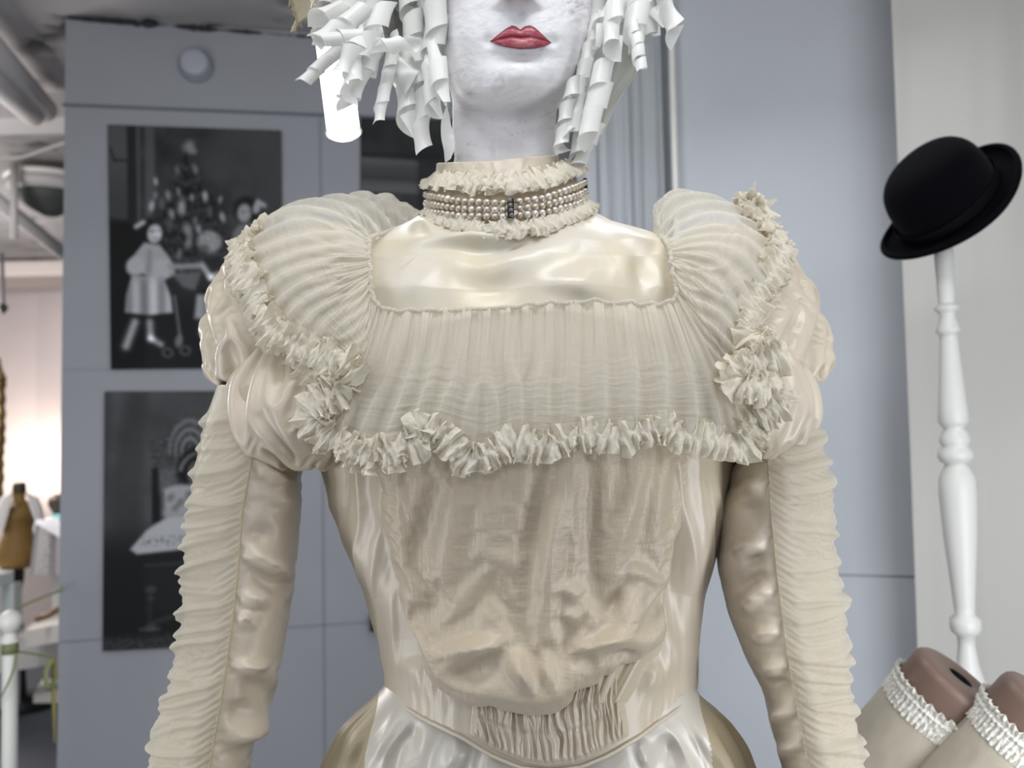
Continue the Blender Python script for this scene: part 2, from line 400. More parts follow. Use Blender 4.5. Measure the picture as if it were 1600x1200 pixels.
def curtain(name, x0, x1, Y, ztop, m, label, folds, amp, seed, parent=None, y1=None, bot=0.02):
    nu, nv = 500, 60
    a = W(x0, 500, Y); b = W(x1, 500, y1 or Y); u = np.linspace(0, 1, nu)[None]; v = np.linspace(0, 1, nv)[:, None]
    z = lerp(ztop, bot, v)+0*u
    wv = fbm(u*folds+.25*np.sin(v*2+seed)+0*v, v*.7, 3, seed)
    wv = wv + .5*np.sin(u*folds*5+v*.6)
    dep = amp*wv*(.45+.55*v)
    X = lerp(a[0], b[0], u)+0*v; Yy = lerp(a[1], b[1], u)+dep
    X = X+.35*amp*fbm(u*folds*1.3, v*.5, 2, seed+4)
    o = grid(name, np.stack([X, Yy, z], -1), m, thick=.0015)
    return tag(o, label, 'curtain')
M['curtain'] = mat('white_curtain_cloth', (206, 204, 198), .85, .15, bump=[(200, .2, (1,1,.3))], transl=.2)
M['curtain_grey'] = mat('grey_white_curtain_cloth', (188, 192, 196), .85, .15, bump=[(200, .2, (1,1,.3))], transl=.1)
curtain('curtain', 905, 1063, 2.42, ceil_z-.02, M['curtain_grey'], 'grey-white folded curtain hanging behind the mannequin neck and shoulder', 7, .035, 5)
curtain('curtain', 1415, 2150, 2.02, ceil_z-.02, M['curtain'], 'wide off-white curtain hanging behind the bowler hat and its stand', 5, .018, 12, y1=1.74)

# ------------------------------------------------------------------ photographs on the wall (painted flat prints)
def canvas(x0, x1, y0, y1, step=1.0):
    xs = np.arange(x0, x1+step, step); ys = np.arange(y0, y1+step, step); return np.meshgrid(xs, ys)
def ell(X, Y, cx, cy, rx, ry, rot=0, soft=.18):
    c, s = math.cos(rot), math.sin(rot); a = ((X-cx)*c+(Y-cy)*s)/rx; b = (-(X-cx)*s+(Y-cy)*c)/ry
    return 1-ss(1-soft, 1+soft, np.hypot(a, b))
def poly(X, Y, pts, soft=2.0):
    p = np.array(pts, float); ins = np.zeros(X.shape, bool); dist = np.full(X.shape, 1e9); n = len(p)
    for i in range(n):
        a, b = p[i], p[(i+1) % n]; d = b-a
        t = np.clip(((X-a[0])*d[0]+(Y-a[1])*d[1])/(d@d+1e-9), 0, 1)
        dist = np.minimum(dist, np.hypot(X-a[0]-t*d[0], Y-a[1]-t*d[1]))
        cr = ((a[1] > Y) != (b[1] > Y)) & (X < (b[0]-a[0])*(Y-a[1])/((b[1]-a[1]) if b[1] != a[1] else 1e-9)+a[0])
        ins ^= cr
    sd = np.where(ins, dist, -dist); return ss(-soft, soft, sd)
def seg(X, Y, a, b, w): 
    a, b = np.array(a, float), np.array(b, float); d = b-a; t = np.clip(((X-a[0])*d[0]+(Y-a[1])*d[1])/(d@d), 0, 1)
    return np.exp(-(np.hypot(X-a[0]-t*d[0], Y-a[1]-t*d[1])/w)**2)
def over(g, m, v): return g*(1-m)+v*m
M['print'] = tone_mat('photo_print', .6, .15)
M['edge'] = mat('print_edge', (60, 61, 64), .7)
def mount(name, g, cor, label, depth=.012):
    """cor: four corners in the photo (tl, tr, bl, br); g: tone picture"""
    n, m = g.shape; u = np.linspace(0, 1, m)[None, :, None]; v = np.linspace(0, 1, n)[:, None, None]
    tl, tr, bl, br = [wallpt(x, y, depth) for x, y in cor]
    V = lerp(lerp(tl, tr, u), lerp(bl, br, u), v)
    L = np.clip(g*1.22, 4, 250)/255.; L = np.where(L < .04045, L/12.92, ((L+.055)/1.055)**2.4)
    col = np.stack([L*.98, L*.985, L*1.04], -1)
    t = thing(name, (bl+br)/2, label, 'photograph')
    grid('photo_print', V, M['print'], t, col=col)
    bk = [np.array(q)-nrm*o for q in (tl, tr, br, bl) for o in (.0008, depth-.001)]
    join_raw('mounting_board', [(bk, [(0,2,4,6), (1,7,5,3), (0,1,3,2), (2,3,5,4), (4,5,7,6), (6,7,1,0)])], M['edge'], t, smooth=False)
    return t
# picture 1: three children round a candle-lit fir tree (coordinates are those of the print itself)
X, Y = canvas(168, 440, 195, 577, .9)
g = 42+14*ss(260, 168, X)*0+10*fbm(X/50, Y/50, 3, 2)
g = lerp(g, 62, ss(460, 200, Y)*ss(230, 420, X)*.75); g = lerp(g, 20, ss(420, 500, Y)*.9)
g = over(g, poly(X, Y, [(168, 195), (197, 195), (197, 345), (168, 340)], 3), 66-14*ss(230, 330, Y))
g = over(g, seg(X, Y, (171, 232), (178, 251), 2)+seg(X, Y, (178, 251), (196, 251), 2), 34)
g = over(g, poly(X, Y, [(198, 195), (210, 195), (210, 345), (198, 345)], 3), 30)
g = over(g, poly(X, Y, [(212, 195), (217, 195), (217, 350), (212, 350)], 2), 62)
g = over(g, poly(X, Y, [(225, 195), (240, 195), (240, 345), (225, 350)], 4)*.7, 76)
g = over(g, poly(X, Y, [(168, 345), (222, 350), (222, 577), (168, 577)], 6)*.8, 12)
tree = poly(X, Y, [(289, 235), (262, 300), (234, 345), (246, 410), (250, 440), (340, 440), (345, 400), (350, 330), (318, 290), (300, 255)], 14)
g = over(g, tree*.85, 30+22*fbm(X/7, Y/9, 3, 21))
g = over(g, seg(X, Y, (289, 222), (289, 430), 3)*.7, 18)
for sx in (-1, 1):
    for k in range(7):
        yy = 262+k*24; ln = 12+k*8.5; g = over(g, seg(X, Y, (289, yy), (289+sx*ln, yy-10), 3.4)*.6, 58)
rnd = random.Random(4)
g = over(g, ell(X, Y, 293, 226, 8, 10, .6, .8)*.75, 130); g = over(g, ell(X, Y, 300, 233, 6, 5, 0, .8)*.7, 120)
for (cx, cy, r, t) in [(241, 283, 3, 150), (303, 262, 4, 105), (275, 265, 4, 90), (260, 305, 4, 120), (276, 298, 3, 110), (318, 305, 4, 155), (342, 310, 3, 120),
        (234, 322, 4, 150), (240, 305, 3, 110), (265, 335, 4, 125), (281, 323, 6, 140), (297, 308, 3, 120), (345, 338, 4, 140), (290, 360, 6, 120),
        (307, 358, 4, 130), (291, 380, 5, 110), (276, 398, 4, 100), (302, 345, 4, 90), (250, 318, 5, 80), (262, 350, 5, 70), (325, 330, 4, 75)]:
    g = over(g, ell(X, Y, cx, cy, r, r*2.0, rnd.uniform(-.3, .3), .8)*.85, t)
# left girl
g = over(g, ell(X, Y, 228, 362, 19, 20, 0, .3), 20)
g = over(g, ell(X, Y, 238, 366, 11, 15, .15, .25), 148); g = over(g, ell(X, Y, 243, 365, 5, 9, .1, .7)*.7, 176)
g = over(g, seg(X, Y, (232, 362), (236, 362), 1.8)*.8+seg(X, Y, (243, 361), (246, 361), 1.5)*.8, 70)
g = over(g, seg(X, Y, (237, 374), (243, 373), 1.5)*.8, 95)
g = over(g, seg(X, Y, (210, 355), (221, 348), 4), 150)
g = over(g, poly(X, Y, [(222, 380), (246, 384), (262, 405), (270, 430), (250, 440), (215, 428), (196, 425), (196, 412)], 3), 130)
g = over(g, ell(X, Y, 208, 418, 14, 15, .4, .3), 138); g = over(g, ell(X, Y, 250, 420, 16, 15, -.4, .3), 140)
g = over(g, seg(X, Y, (230, 395), (228, 425), 4)*.5, 90)
g = over(g, poly(X, Y, [(202, 432), (250, 432), (262, 465), (265, 490), (228, 494), (191, 490), (193, 462)], 3), 128+26*np.sin((X-228)/4.1)*ss(425, 450, Y)+10*np.sin(X/9))
g = over(g, seg(X, Y, (262, 418), (310, 416), 5.5), 120)
g = over(g, seg(X, Y, (206, 505), (192, 542), 7), 128); g = over(g, seg(X, Y, (229, 505), (230, 530), 6)+seg(X, Y, (230, 530), (246, 540), 5), 122)
g = over(g, poly(X, Y, [(262, 428), (312, 425), (300, 455), (282, 450)], 4)*.7, 100)
g = over(g, seg(X, Y, (268, 465), (276, 528), 2.4)*.8, 95)
# small child
g = over(g, ell(X, Y, 324, 378, 19, 18, 0, .3), 118+12*fbm(X/6, Y/6, 2, 8)); g = over(g, ell(X, Y, 316, 390, 8, 8, 0, .5)*.7, 60)
g = over(g, poly(X, Y, [(310, 410), (345, 405), (348, 450), (310, 455)], 4), 34)
g = over(g, seg(X, Y, (312, 415), (326, 436), 5)+seg(X, Y, (326, 434), (350, 425), 5), 140)
g = over(g, poly(X, Y, [(303, 462), (345, 455), (350, 500), (298, 500)], 4), 118+10*np.sin(X/3)); g = over(g, seg(X, Y, (312, 458), (340, 454), 4), 20)
g = over(g, seg(X, Y, (308, 505), (306, 525), 4)*.6, 70)
# standing girl with bow
g = over(g, ell(X, Y, 384, 326, 21, 22, 0, .3), 22); g = over(g, ell(X, Y, 380, 331, 11, 15, .1, .3), 122)
g = over(g, seg(X, Y, (376, 329), (379, 329), 1.8)*.7+seg(X, Y, (386, 328), (388, 328), 1.5)*.7, 60)
g = over(g, ell(X, Y, 400, 322, 6, 10, .3, .4), 125); g = over(g, seg(X, Y, (402, 312), (412, 318), 4), 135)
g = over(g, poly(X, Y, [(372, 350), (396, 345), (410, 352), (412, 400), (360, 400), (362, 362)], 4), 92); g = over(g, ell(X, Y, 388, 365, 11, 12, 0, .4), 28)
# toy cart at the foot
for cx, cy in ((256, 553), (284, 550)): g = over(g, ell(X, Y, cx, cy, 9, 8, 0, .4)-ell(X, Y, cx, cy, 5, 4.5, 0, .4), 66)
g = over(g, ell(X, Y, 274, 535, 6, 10, .2, .5)*.8, 105)
g = g*(1+.05*fbm(X/3, Y/3, 2, 40))
p1 = mount('framed_photograph', g, [(168, 195), (439, 204), (173, 577), (443, 573)], 'upper black-and-white print of children beside a candle-lit fir tree on the grey wall')
# picture 2: a seated child on a carved chair
X, Y = canvas(160, 400, 612, 1018, .9)
g = 58+8*fbm(X/60, Y/60, 3, 5)
g = over(g, poly(X, Y, [(192, 612), (222, 612), (212, 860), (160, 880), (178, 700)], 12)*.55, 36)
g = over(g, poly(X, Y, [(160, 612), (170, 612), (170, 900), (160, 900)], 5)*.6, 46)
g = lerp(g, 18, ss(810, 880, Y)); 
car = ell(X, Y, 282, 712, 34, 60, 0, .2)*(Y < 760)+poly(X, Y, [(226, 690), (262, 684), (262, 760), (240, 762), (228, 720)], 5)
g = over(g, np.clip(car, 0, 1), 52+24*fbm(X/5, Y/5, 3, 3))
for k in range(3): g = over(g, np.clip(ell(X, Y, 284, 708, 32-9*k, 52-14*k, 0, .1)-ell(X, Y, 284, 710, 29-9*k, 47-14*k, 0, .1), 0, 1)*(Y < 715), 92)
g = over(g, poly(X, Y, [(229, 735), (238, 733), (242, 820), (229, 822)], 2.5), 14)
g = over(g, poly(X, Y, [(238, 735), (262, 735), (262, 770), (240, 775)], 5)*.5, 90)
g = over(g, ell(X, Y, 290, 733, 24, 32, .3, .2), 15); g = over(g, np.clip(ell(X, Y, 300, 745, 33, 36, 0, .1)-ell(X, Y, 300, 746, 28, 33, 0, .1), 0, 1)*(Y < 740)*(X < 315), 92)
g = over(g, ell(X, Y, 292, 745, 12, 20, 0, .3), 70)
g = over(g, poly(X, Y, [(246, 768), (262, 762), (330, 762), (330, 812), (248, 812)], 4), 126); 
for cx, cy in ((256, 782), (270, 790), (282, 778), (262, 800)): g = over(g, ell(X, Y, cx, cy, 5, 7, .5, .7)*.6, 66)
g = over(g, seg(X, Y, (250, 806), (285, 814), 6), 118)
g = over(g, poly(X, Y, [(198, 862), (222, 832), (252, 812), (330, 812), (330, 860), (208, 870)], 3), 138)
dots = poly(X, Y, [(210, 845), (330, 838), (330, 856), (214, 858)], 3)*ss(.1, .5, fbm(X/4, Y/4, 2, 77)); g = over(g, dots*.75, 50)
g = over(g, poly(X, Y, [(218, 885), (330, 880), (330, 960), (218, 960)], 6)*.5, 27)
g = over(g, seg(X, Y, (220, 888), (330, 884), 2.4)*.5, 60)
for cy, r in ((926, 6), (940, 3.5), (985, 6)): g = over(g, ell(X, Y, 228, cy, r*1.3, r, 0, .5)*.7, 62)
g = over(g, seg(X, Y, (228, 926), (226, 985), 3.2)*.6, 42); g = over(g, seg(X, Y, (232, 978), (320, 950), 4)*.6, 52); g = over(g, seg(X, Y, (214, 988), (240, 988), 3)*.6, 75)
g = lerp(g, 44+18*fbm(X/9, Y/5, 3, 31), ss(990, 1008, Y)*.9); g = g*(1+.05*fbm(X/3, Y/3, 2, 41))
p2 = mount('framed_photograph', g, [(163, 612), (420, 611), (160, 1018), (420, 1005)], 'lower black-and-white print of a child seated on a carved chair on the grey wall')
# picture 3: dark interior behind the neck
X, Y = canvas(560, 780, 180, 420, 1.0)
g = 40+6*fbm(X/40, Y/40, 3, 6)
g = over(g, poly(X, Y, [(560, 232), (650, 236), (650, 280), (560, 278)], 3), 66+10*np.sin(Y/7)); g = over(g, seg(X, Y, (560, 258), (652, 262), 3)*.7, 44)
g = over(g, poly(X, Y, [(594, 280), (620, 280), (620, 350), (594, 350)], 4)*.7, 58)
g = over(g, seg(X, Y, (646, 180), (648, 420), 5)*.8, 30); g = over(g, seg(X, Y, (560, 228), (780, 232), 3)*.8, 28)
g = over(g, poly(X, Y, [(652, 236), (780, 238), (780, 420), (652, 420)], 3)*.6, 38)
p3 = mount('framed_photograph', g, [(563, 184), (800, 190), (563, 470), (800, 468)], 'dark print of an interior hanging behind the neck of the mannequin')
# small black box low on the wall, seen beside the waist
o = box('wall_box', wallpt(590, 972, .02), (.05, .03, .055), M['black'], rz=ang); tag(o, 'small black box on the wall beside the waist of the dress', 'box')
# round white disc high on the wall
c = wallpt(307, 104, .0); t = thing('smoke_detector', c, 'round white detector fixed high on the grey wall above the prints', 'detector')
lathe('housing', c, c+nrm*.045, smoothprof([(0, .048), (.3, .048), (.75, .044), (.95, .036), (1, .02)], 40), mat('detector_plastic', (160, 162, 172), .5), t)
lathe('base_plate', c, c+nrm*.010, [(0, .054), (.8, .054), (1, .05)], mat('detector_base', (128, 130, 138), .6), t)

# ------------------------------------------------------------------ fluorescent tube behind the wig
a = W(538, 214, 1.45); b = W(486, -190, 1.45)
t = thing('tube_lamp', a, 'bright white fluorescent tube hanging behind the left side of the wig', 'lamp')
M['glow'] = mat('lit_tube', (255, 255, 255), .5, emit=((.93, .97, 1.0), 9.0))
M['cap'] = mat('tube_cap', (220, 224, 225), .4, emit=((.9, .95, 1.0), .5))
lathe('lit_tube', a, b, [(0, .004), (.0, .020), (.01, .0275), (.5, .0275), (1, .0275)], M['glow'], t, 48)
lathe('end_ring', a+(b-a)*.012, a+(b-a)*.022, [(0, .0285), (.2, .031), (.8, .031), (1, .0285)], M['cap'], t, 48)
e_ = b+(b-a)*.02; tube('hanging_cable', [b, e_, [e_[0], e_[1], ceil_z+.02]], .003, M['white'], t)

# ------------------------------------------------------------------ the dress
dress = thing('satin_dress', (0.02, .93, .02), 'antique ivory satin dress with puffed sleeves and ruffled chiffon cape on the mannequin', 'dress')
YC = .93
rows = np.array([ # py, left, right, half depth
 (262, 692, 868, .050), (300, 690, 892, .060), (330, 664, 925, .074), (345, 640, 956, .080), (360, 604, 1008, .086), (375, 566, 1056, .092), (400, 522, 1098, .102),
 (450, 502, 1130, .118), (500, 496, 1145, .128), (600, 488, 1152, .142), (700, 491, 1154, .147), (790, 514, 1137, .142), (870, 545, 1119, .131),
 (930, 572, 1103, .122), (1000, 590, 1093, .115), (1050, 598, 1089, .112), (1080, 601, 1088, .112), (1240, 596, 1092, .116)], float)
def trow(py):
    return [np.interp(py, rows[:, 0], rows[:, k]) for k in (1, 2, 3)]
def TF(px, py):
    l, r, D = trow(py); u = np.clip(np.abs((px-(l+r)/2)/((r-l)/2)), 0, 1)
    return YC-D*np.maximum(1-u**2.3, 0)**.55
def bottom_edge(px):
    return np.interp(px, [590, 620, 660, 700, 730, 775, 820, 855, 900, 940, 975, 1010, 1040, 1070, 1100], [1074, 1096, 1119, 1137, 1150, 1178, 1198, 1203, 1197, 1180, 1160, 1140, 1120, 1096, 1076])
NT, NR = 560, 620
th = np.arange(NT)/NT*2*math.pi; tr = np.linspace(0, 1, NR)[:, None]
front = (np.sin(th) > 0)
pyb = np.where(front, bottom_edge(845+245*np.cos(th)), 1076)[None]
py = lerp(268., 1076., tr)+0*pyb; py = py+(pyb-1076)*ss(.55, 1, tr)
l, r, D = trow(py); cx, hw = (l+r)/2, (r-l)/2
ct, st = np.cos(th)[None], np.sin(th)[None]
u = np.sign(ct)*np.abs(ct)**.9; px = cx+hw*u
dep = np.sign(st)*np.maximum(1-np.abs(u)**2.3, 0)**.55
V = W(px, py, np.where(st > 0, YC-D*dep, YC)); V[..., 1] = YC-D*dep*np.where(st > 0, 1, .9)
N = outward(V, normals(V, True), np.array([V[..., 0].mean(), YC, V[..., 2].mean()]))
fr = np.where(st > 0, 1., .0)*ss(0, .25, st)
# drapery of the yoke, then of the side panels
yoke_s = [([(600, 388), (680, 378), (760, 376), (850, 372)], 9, .0045, .5), ([(662, 352), (700, 376), (790, 378), (860, 366)], 8, .005, .4),
 ([(930, 352), (880, 385), (800, 415), (700, 432)], 24, .0075, .4), ([(690, 398), (780, 392), (880, 360)], 12, -.004),
 ([(1000, 380), (960, 420), (890, 440), (800, 470)], 22, .005, .3), ([(600, 400), (620, 440), (700, 470)], 26, .004), ([(820, 440), (900, 452), (980, 470)], 12, .004, .3),
 ([(700, 440), (770, 448), (840, 420)], 16, -.005), ([(1020, 392), (1030, 440), (1035, 480)], 9, .004), ([(985, 385), (1000, 430), (1010, 470)], 9, -.003),
 ([(950, 350), (985, 370), (1030, 384)], 9, .003), ([(640, 366), (662, 350), (690, 372)], 7, .004)]
side_s = [([(525, 740), (560, 830), (600, 930), (625, 1040)], 14, .004, .4), ([(560, 740), (600, 850), (640, 980)], 10, -.004), ([(540, 790), (575, 880), (596, 960)], 8, .0035),
 ([(610, 960), (640, 1040), (700, 1110)], 14, .003), ([(1100, 740), (1075, 860), (1060, 980)], 16, .004, .4), ([(1075, 720), (1055, 880), (1050, 1000), (1020, 1090)], 10, -.004),
 ([(1085, 930), (1040, 1040), (980, 1120)], 14, .003), ([(1020, 1010), (1010, 1060), (985, 1100)], 8, .004), ([(1120, 720), (1100, 820), (1090, 900)], 9, .003)]
d = strokes(px, py, yoke_s)+strokes(px, py, side_s)
d = d+.0012*fbm(px/60+py/200, py/90, 2, 14)*ss(330, 380, py)+.0006*fbm(px/14, py/120, 3, 19)*ss(700, 760, py)
d = d+.0028*ridge(px/32-py/420, py/380, 60)*ss(690, 740, py)*(1-ss(1000, 1080, py))
d = d*1.4*(1-ss(1020, 1060, py)*ss(700, 730, px)*ss(1020, 990, px)); hid = ss(610, 650, px)*ss(1045, 1005, px)*ss(690, 720, py)*ss(1050, 1020, py); d = d*(1-hid)-.003*hid; V = V+N*(d*fr+(1-fr)*.002*fbm(th*6, py/120, 2, 5))[..., None]
mk = (py < 486)
grid('yoke', V, M['satin_yoke'], dress, wrap=True, mask=mk)
bod = grid('bodice', V, M['satin'], dress, wrap=True, mask=(py >= 486))
edge = V[-1][front]; tube('piping', edge[::4]+np.array([0, -.0015, 0]), .0021, M['satin'], dress, 8)
nb = mat('back_closure', (200, 190, 168), .5)

# pouched front
def resample_polar(outline, c, n):
    o = catmull(np.vstack([outline, outline[:1]]), 2000); a = np.unwrap(np.arctan2(o[:, 1]-c[1], o[:, 0]-c[0]))
    rr = np.hypot(o[:, 0]-c[0], o[:, 1]-c[1])
    if a[-1] < a[0]: a, rr = a[::-1], rr[::-1]
    t = a[0]+np.arange(n)/n*(a[-1]-a[0]); return t, np.interp(t, a, rr)
def coons(Lc, Rc, Tc, Bc, n, m):
    L_, R_, T_, B_ = catmull(Lc, n), catmull(Rc, n), catmull(Tc, m), catmull(Bc, m); u = np.linspace(0, 1, m)[None, :, None]; v = np.linspace(0, 1, n)[:, None, None]
    return (1-u)*L_[:, None]+u*R_[:, None]+(1-v)*T_[None]+v*B_[None]-((1-u)*(1-v)*T_[0]+u*(1-v)*T_[-1]+(1-u)*v*B_[0]+u*v*B_[-1])
Q = coons([(600, 685), (590, 745), (600, 820), (624, 905), (648, 985)], [(1072, 685), (1070, 750), (1062, 830), (1043, 900), (1040, 975)], [(602, 685), (840, 672), (1072, 685)],
  [(648, 985), (670, 1042), (705, 1076), (745, 1094), (790, 1106), (830, 1112), (868, 1104), (905, 1080), (950, 1050), (1000, 1024), (1030, 1002), (1040, 975)], 197, 209)
px, py = Q[..., 0], Q[..., 1]; n, m = px.shape; u = np.linspace(0, 1, m)[None]; v = np.linspace(0, 1, n)[:, None]
H = np.interp(py, [680, 760, 850, 940, 1010, 1060, 1120], [.004, .007, .012, .020, .030, .034, .030])
pf = np.maximum(1-np.abs(2*u-1)**9, 0)**.5*np.maximum(1-v**16, 0)**.5
vf = [([(622, 735), (618, 830), (650, 930), (690, 1030)], 15, .008), ([(690, 735), (668, 830), (640, 900)], 13, -.007), ([(715, 735), (700, 850), (680, 960)], 16, .004), ([(885, 690), (868, 800), (855, 900), (850, 1040)], 12, .011),
 ([(855, 690), (838, 830), (828, 930)], 13, -.007), ([(925, 700), (922, 850), (925, 960)], 10, -.008), ([(1005, 695), (985, 790), (965, 850), (950, 930)], 12, .010), ([(1035, 700), (1024, 830), (1015, 890)], 12, .006), ([(1060, 700), (1050, 850)], 8, -.006),
 ([(770, 735), (765, 830), (750, 900)], 24, .004), ([(700, 1040), (760, 1000), (806, 1000)], 12, .008), ([(905, 1030), (960, 985), (1010, 920)], 12, .010), ([(800, 1000), (830, 1075)], 9, .008)]
H = H*.72; S0 = W(px, py, TF(px, py)-.0015-H*pf); st0 = S0+np.array([0, -1, 0])*(strokes(px, py, vf)*pf)[..., None]
pin = (v > .995)|(v < .005)|(u < .003)|(u > .997)
lo_ = (H*pf*.93+.0002)
scal = [([(668, 1012), (712, 1006), (760, 1000), (806, 1000)], 9, .010), ([(695, 1036), (745, 1040), (790, 1040)], 15, -.010), ([(803, 1000), (812, 1035), (840, 1066)], 9, .011), ([(850, 1000), (856, 1040), (872, 1070)], 9, .007),
 ([(905, 1040), (902, 1008), (935, 998), (980, 982), (1012, 950)], 8, .011), ([(925, 1018), (960, 1012), (990, 1005)], 10, -.008), ([(862, 925), (885, 918), (915, 935)], 9, .006), ([(868, 962), (890, 955), (908, 972)], 8, .005),
 ([(950, 978), (985, 930), (1012, 902)], 10, .009), ([(972, 902), (1000, 893), (1022, 905)], 7, .007), ([(930, 955), (955, 940), (968, 905)], 10, -.006), ([(720, 850), (790, 872), (850, 862)], 15, .003), ([(645, 960), (670, 1000), (700, 1030)], 10, .006)]
S0 = S0+np.array([0, -1, 0])*(strokes(px, py, vf+scal)*pf)[..., None]
V = drape(S0, 4, ku=1.035+.06*ss(.4, 1, v)+0*u, kv=1.02+.11*ss(.45, .95, v)+0*u, steps=170, sub=4, grav=(0, -.3e-5, -4e-5), press=.4e-5, pin=pin+0*px > 0, found=.020*(1-ss(.55, .9, v))+.004+0*u, bend=.2, lo=np.minimum(lo_, .012), hi=.024, seed=4, noise=.005, nn=(5, 4))
V[..., 1] = np.minimum(V[..., 1], TF(*PX(V))-.0012*(1-pin))
add_sub(grid('pouched_front', V, M['gauze'], dress), 1)

# gathered waist
u = np.linspace(0, 1, 700)[None]; v = np.linspace(0, 1, 110)[:, None]
px = lerp(lerp(742, 965, u), lerp(734, 985, u), v); pyt = np.interp(px, [730, 800, 900, 1010], [1052, 1072, 1060, 1000]); py = lerp(pyt, bottom_edge(px)-6, v)
sx = px+6*np.sin(v*4)+5*fbm(px/30, v*2, 2, 8)
pl = .7*np.sin(sx/2.05+2.2*vn(px/16, 0, 3))*(.5+.8*ss(.3, .7, vn(px/11, v*2.3, 5)))+.9*ridge(sx/6.5, v*1.3, 7)
sm = -1.6*np.exp(-((v-.30)/.035)**2)-1.2*np.exp(-((v-.62)/.04)**2)
prf = ss(0, .04, u)*ss(0, .04, 1-u)*(1-.85*ss(.93, 1, v))
V = W(px, py, TF(px, py)-.0035-prf*(.005+.0023*pl+.0012*sm*(1+0*px)))
grid('gathered_waist', V, M['satin'], dress)
# radiating gathers above the waist on the right
u = np.linspace(0, 1, 300)[None]; v = np.linspace(0, 1, 120)[:, None]
px = lerp(lerp(935, 1050, u), lerp(905, 975, u), v); py = lerp(lerp(1000, 990, u), lerp(1112, 1105, u), v)
pl = np.sin(u*19+1.3*vn(u*6, 0, 3)+.3*np.sin(v*3)); prf = ss(0, .12, u)*ss(0, .12, 1-u)*ss(0, .1, 1-v)
V = W(px, py, TF(px, py)-.001-prf*(.007+.0045*pl*(1-.3*v))); grid('waist_gather', V, M['satin'], dress)

# skirt
NT = 720; th = np.arange(NT)/NT*2*math.pi; tr = np.linspace(0, 1, 360)[:, None]
ct, st = np.cos(th)[None], np.sin(th)[None]
pyr = lerp(1066, 1420, tr**1.3)
L = np.interp(pyr, [1066, 1090, 1130, 1200, 1300, 1420], [606, 582, 540, 508, 470, 430]); Rr = np.interp(pyr, [1066, 1085, 1120, 1160, 1200, 1300, 1420], [1080, 1092, 1130, 1152, 1166, 1205, 1250])
Dd = np.interp(pyr, [1066, 1140, 1200, 1420], [.095, .100, .108, .19])
smk = lambda a: np.convolve(np.pad(a[:, 0], 14, mode='edge'), np.ones(29)/29, 'valid')[:, None]; L, Rr, Dd = smk(L), smk(Rr), smk(Dd)
fold = (np.sin(th*23+2*np.sin(th*3))*.6+ridge(th*6.2, 0, 8)[None]*.5)
px = (L+Rr)/2+(Rr-L)/2*ct; V = W(px, pyr+0*ct, YC); V[..., 1] = YC-Dd*st
k = ss(1075, 1180, pyr)*.010*fold; V = V*1.0; V[..., 0] += k*ct; V[..., 1] -= k*st
P_, Q_ = PX(V)
sk = strokes(P_, Q_, [([(625, 1100), (600, 1150), (580, 1200)], 10, .006, .5), ([(560, 1120), (540, 1200)], 12, .005), ([(650, 1125), (640, 1200)], 9, -.006), ([(720, 1150), (700, 1210)], 12, .005, .5), ([(1000, 1150), (1010, 1210)], 9, .006, .5), ([(1035, 1140), (1060, 1210)], 13, -.007), ([(1075, 1110), (1120, 1200)], 12, .006, .5)])
V[..., 1] -= 1.6*sk*(st > 0)
z0 = V[..., 2]; low = lerp(z0, .02+0*z0, ss(0.55, 1.0, tr)**1.0*np.ones_like(z0)); f = (tr > .55)
V[..., 2] = np.where(f, lerp(z0, .02, np.clip((tr-.55)/.45, 0, 1)), z0); ex = 1+.35*np.clip((tr-.55)/.45, 0, 1); cxm = V[..., 0].mean()
V[..., 0] = cxm+(V[..., 0]-cxm)*ex; V[..., 1] = YC+(V[..., 1]-YC)*ex
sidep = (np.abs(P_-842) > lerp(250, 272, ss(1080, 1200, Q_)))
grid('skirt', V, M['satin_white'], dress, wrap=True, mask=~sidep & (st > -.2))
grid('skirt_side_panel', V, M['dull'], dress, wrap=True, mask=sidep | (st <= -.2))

# ---- blobs: puffs of the sleeves
def blob(name, outline, c, Yc_, D, folds, m, parent, nz=(.004, 26, 1), extra=None, sgn=1, Yshift=None):
    t, rad = resample_polar(np.array(outline, float), c, 560)
    f = np.linspace(0.004, math.pi-.004, 340)[:, None]
    sf, cf = np.sin(f), np.cos(f); pf = np.sign(cf)*np.abs(cf)**.8
    px = c[0]+np.cos(t)*rad*sf**.85; py = c[1]+np.sin(t)*rad*sf**.85
    Yf = Yc_-D*pf
    V = W(px, py, np.minimum(Yf, Yc_)); V[..., 1] = Yf
    if Yshift is not None: V[..., 1] += Yshift(px, py)
    N = outward(V, normals(V, True), V.reshape(-1, 3).mean(0))
    d = strokes(px, py, folds)*(cf > -.3)+nz[0]*fbm(px/nz[1]+nz[2], py/nz[1], 3, nz[2])*.6
    if extra is not None: d = d+extra(px, py)
    V = V+N*(d*ss(0, .15, sf))[..., None]
    return grid(name, V, m, parent, wrap=True)
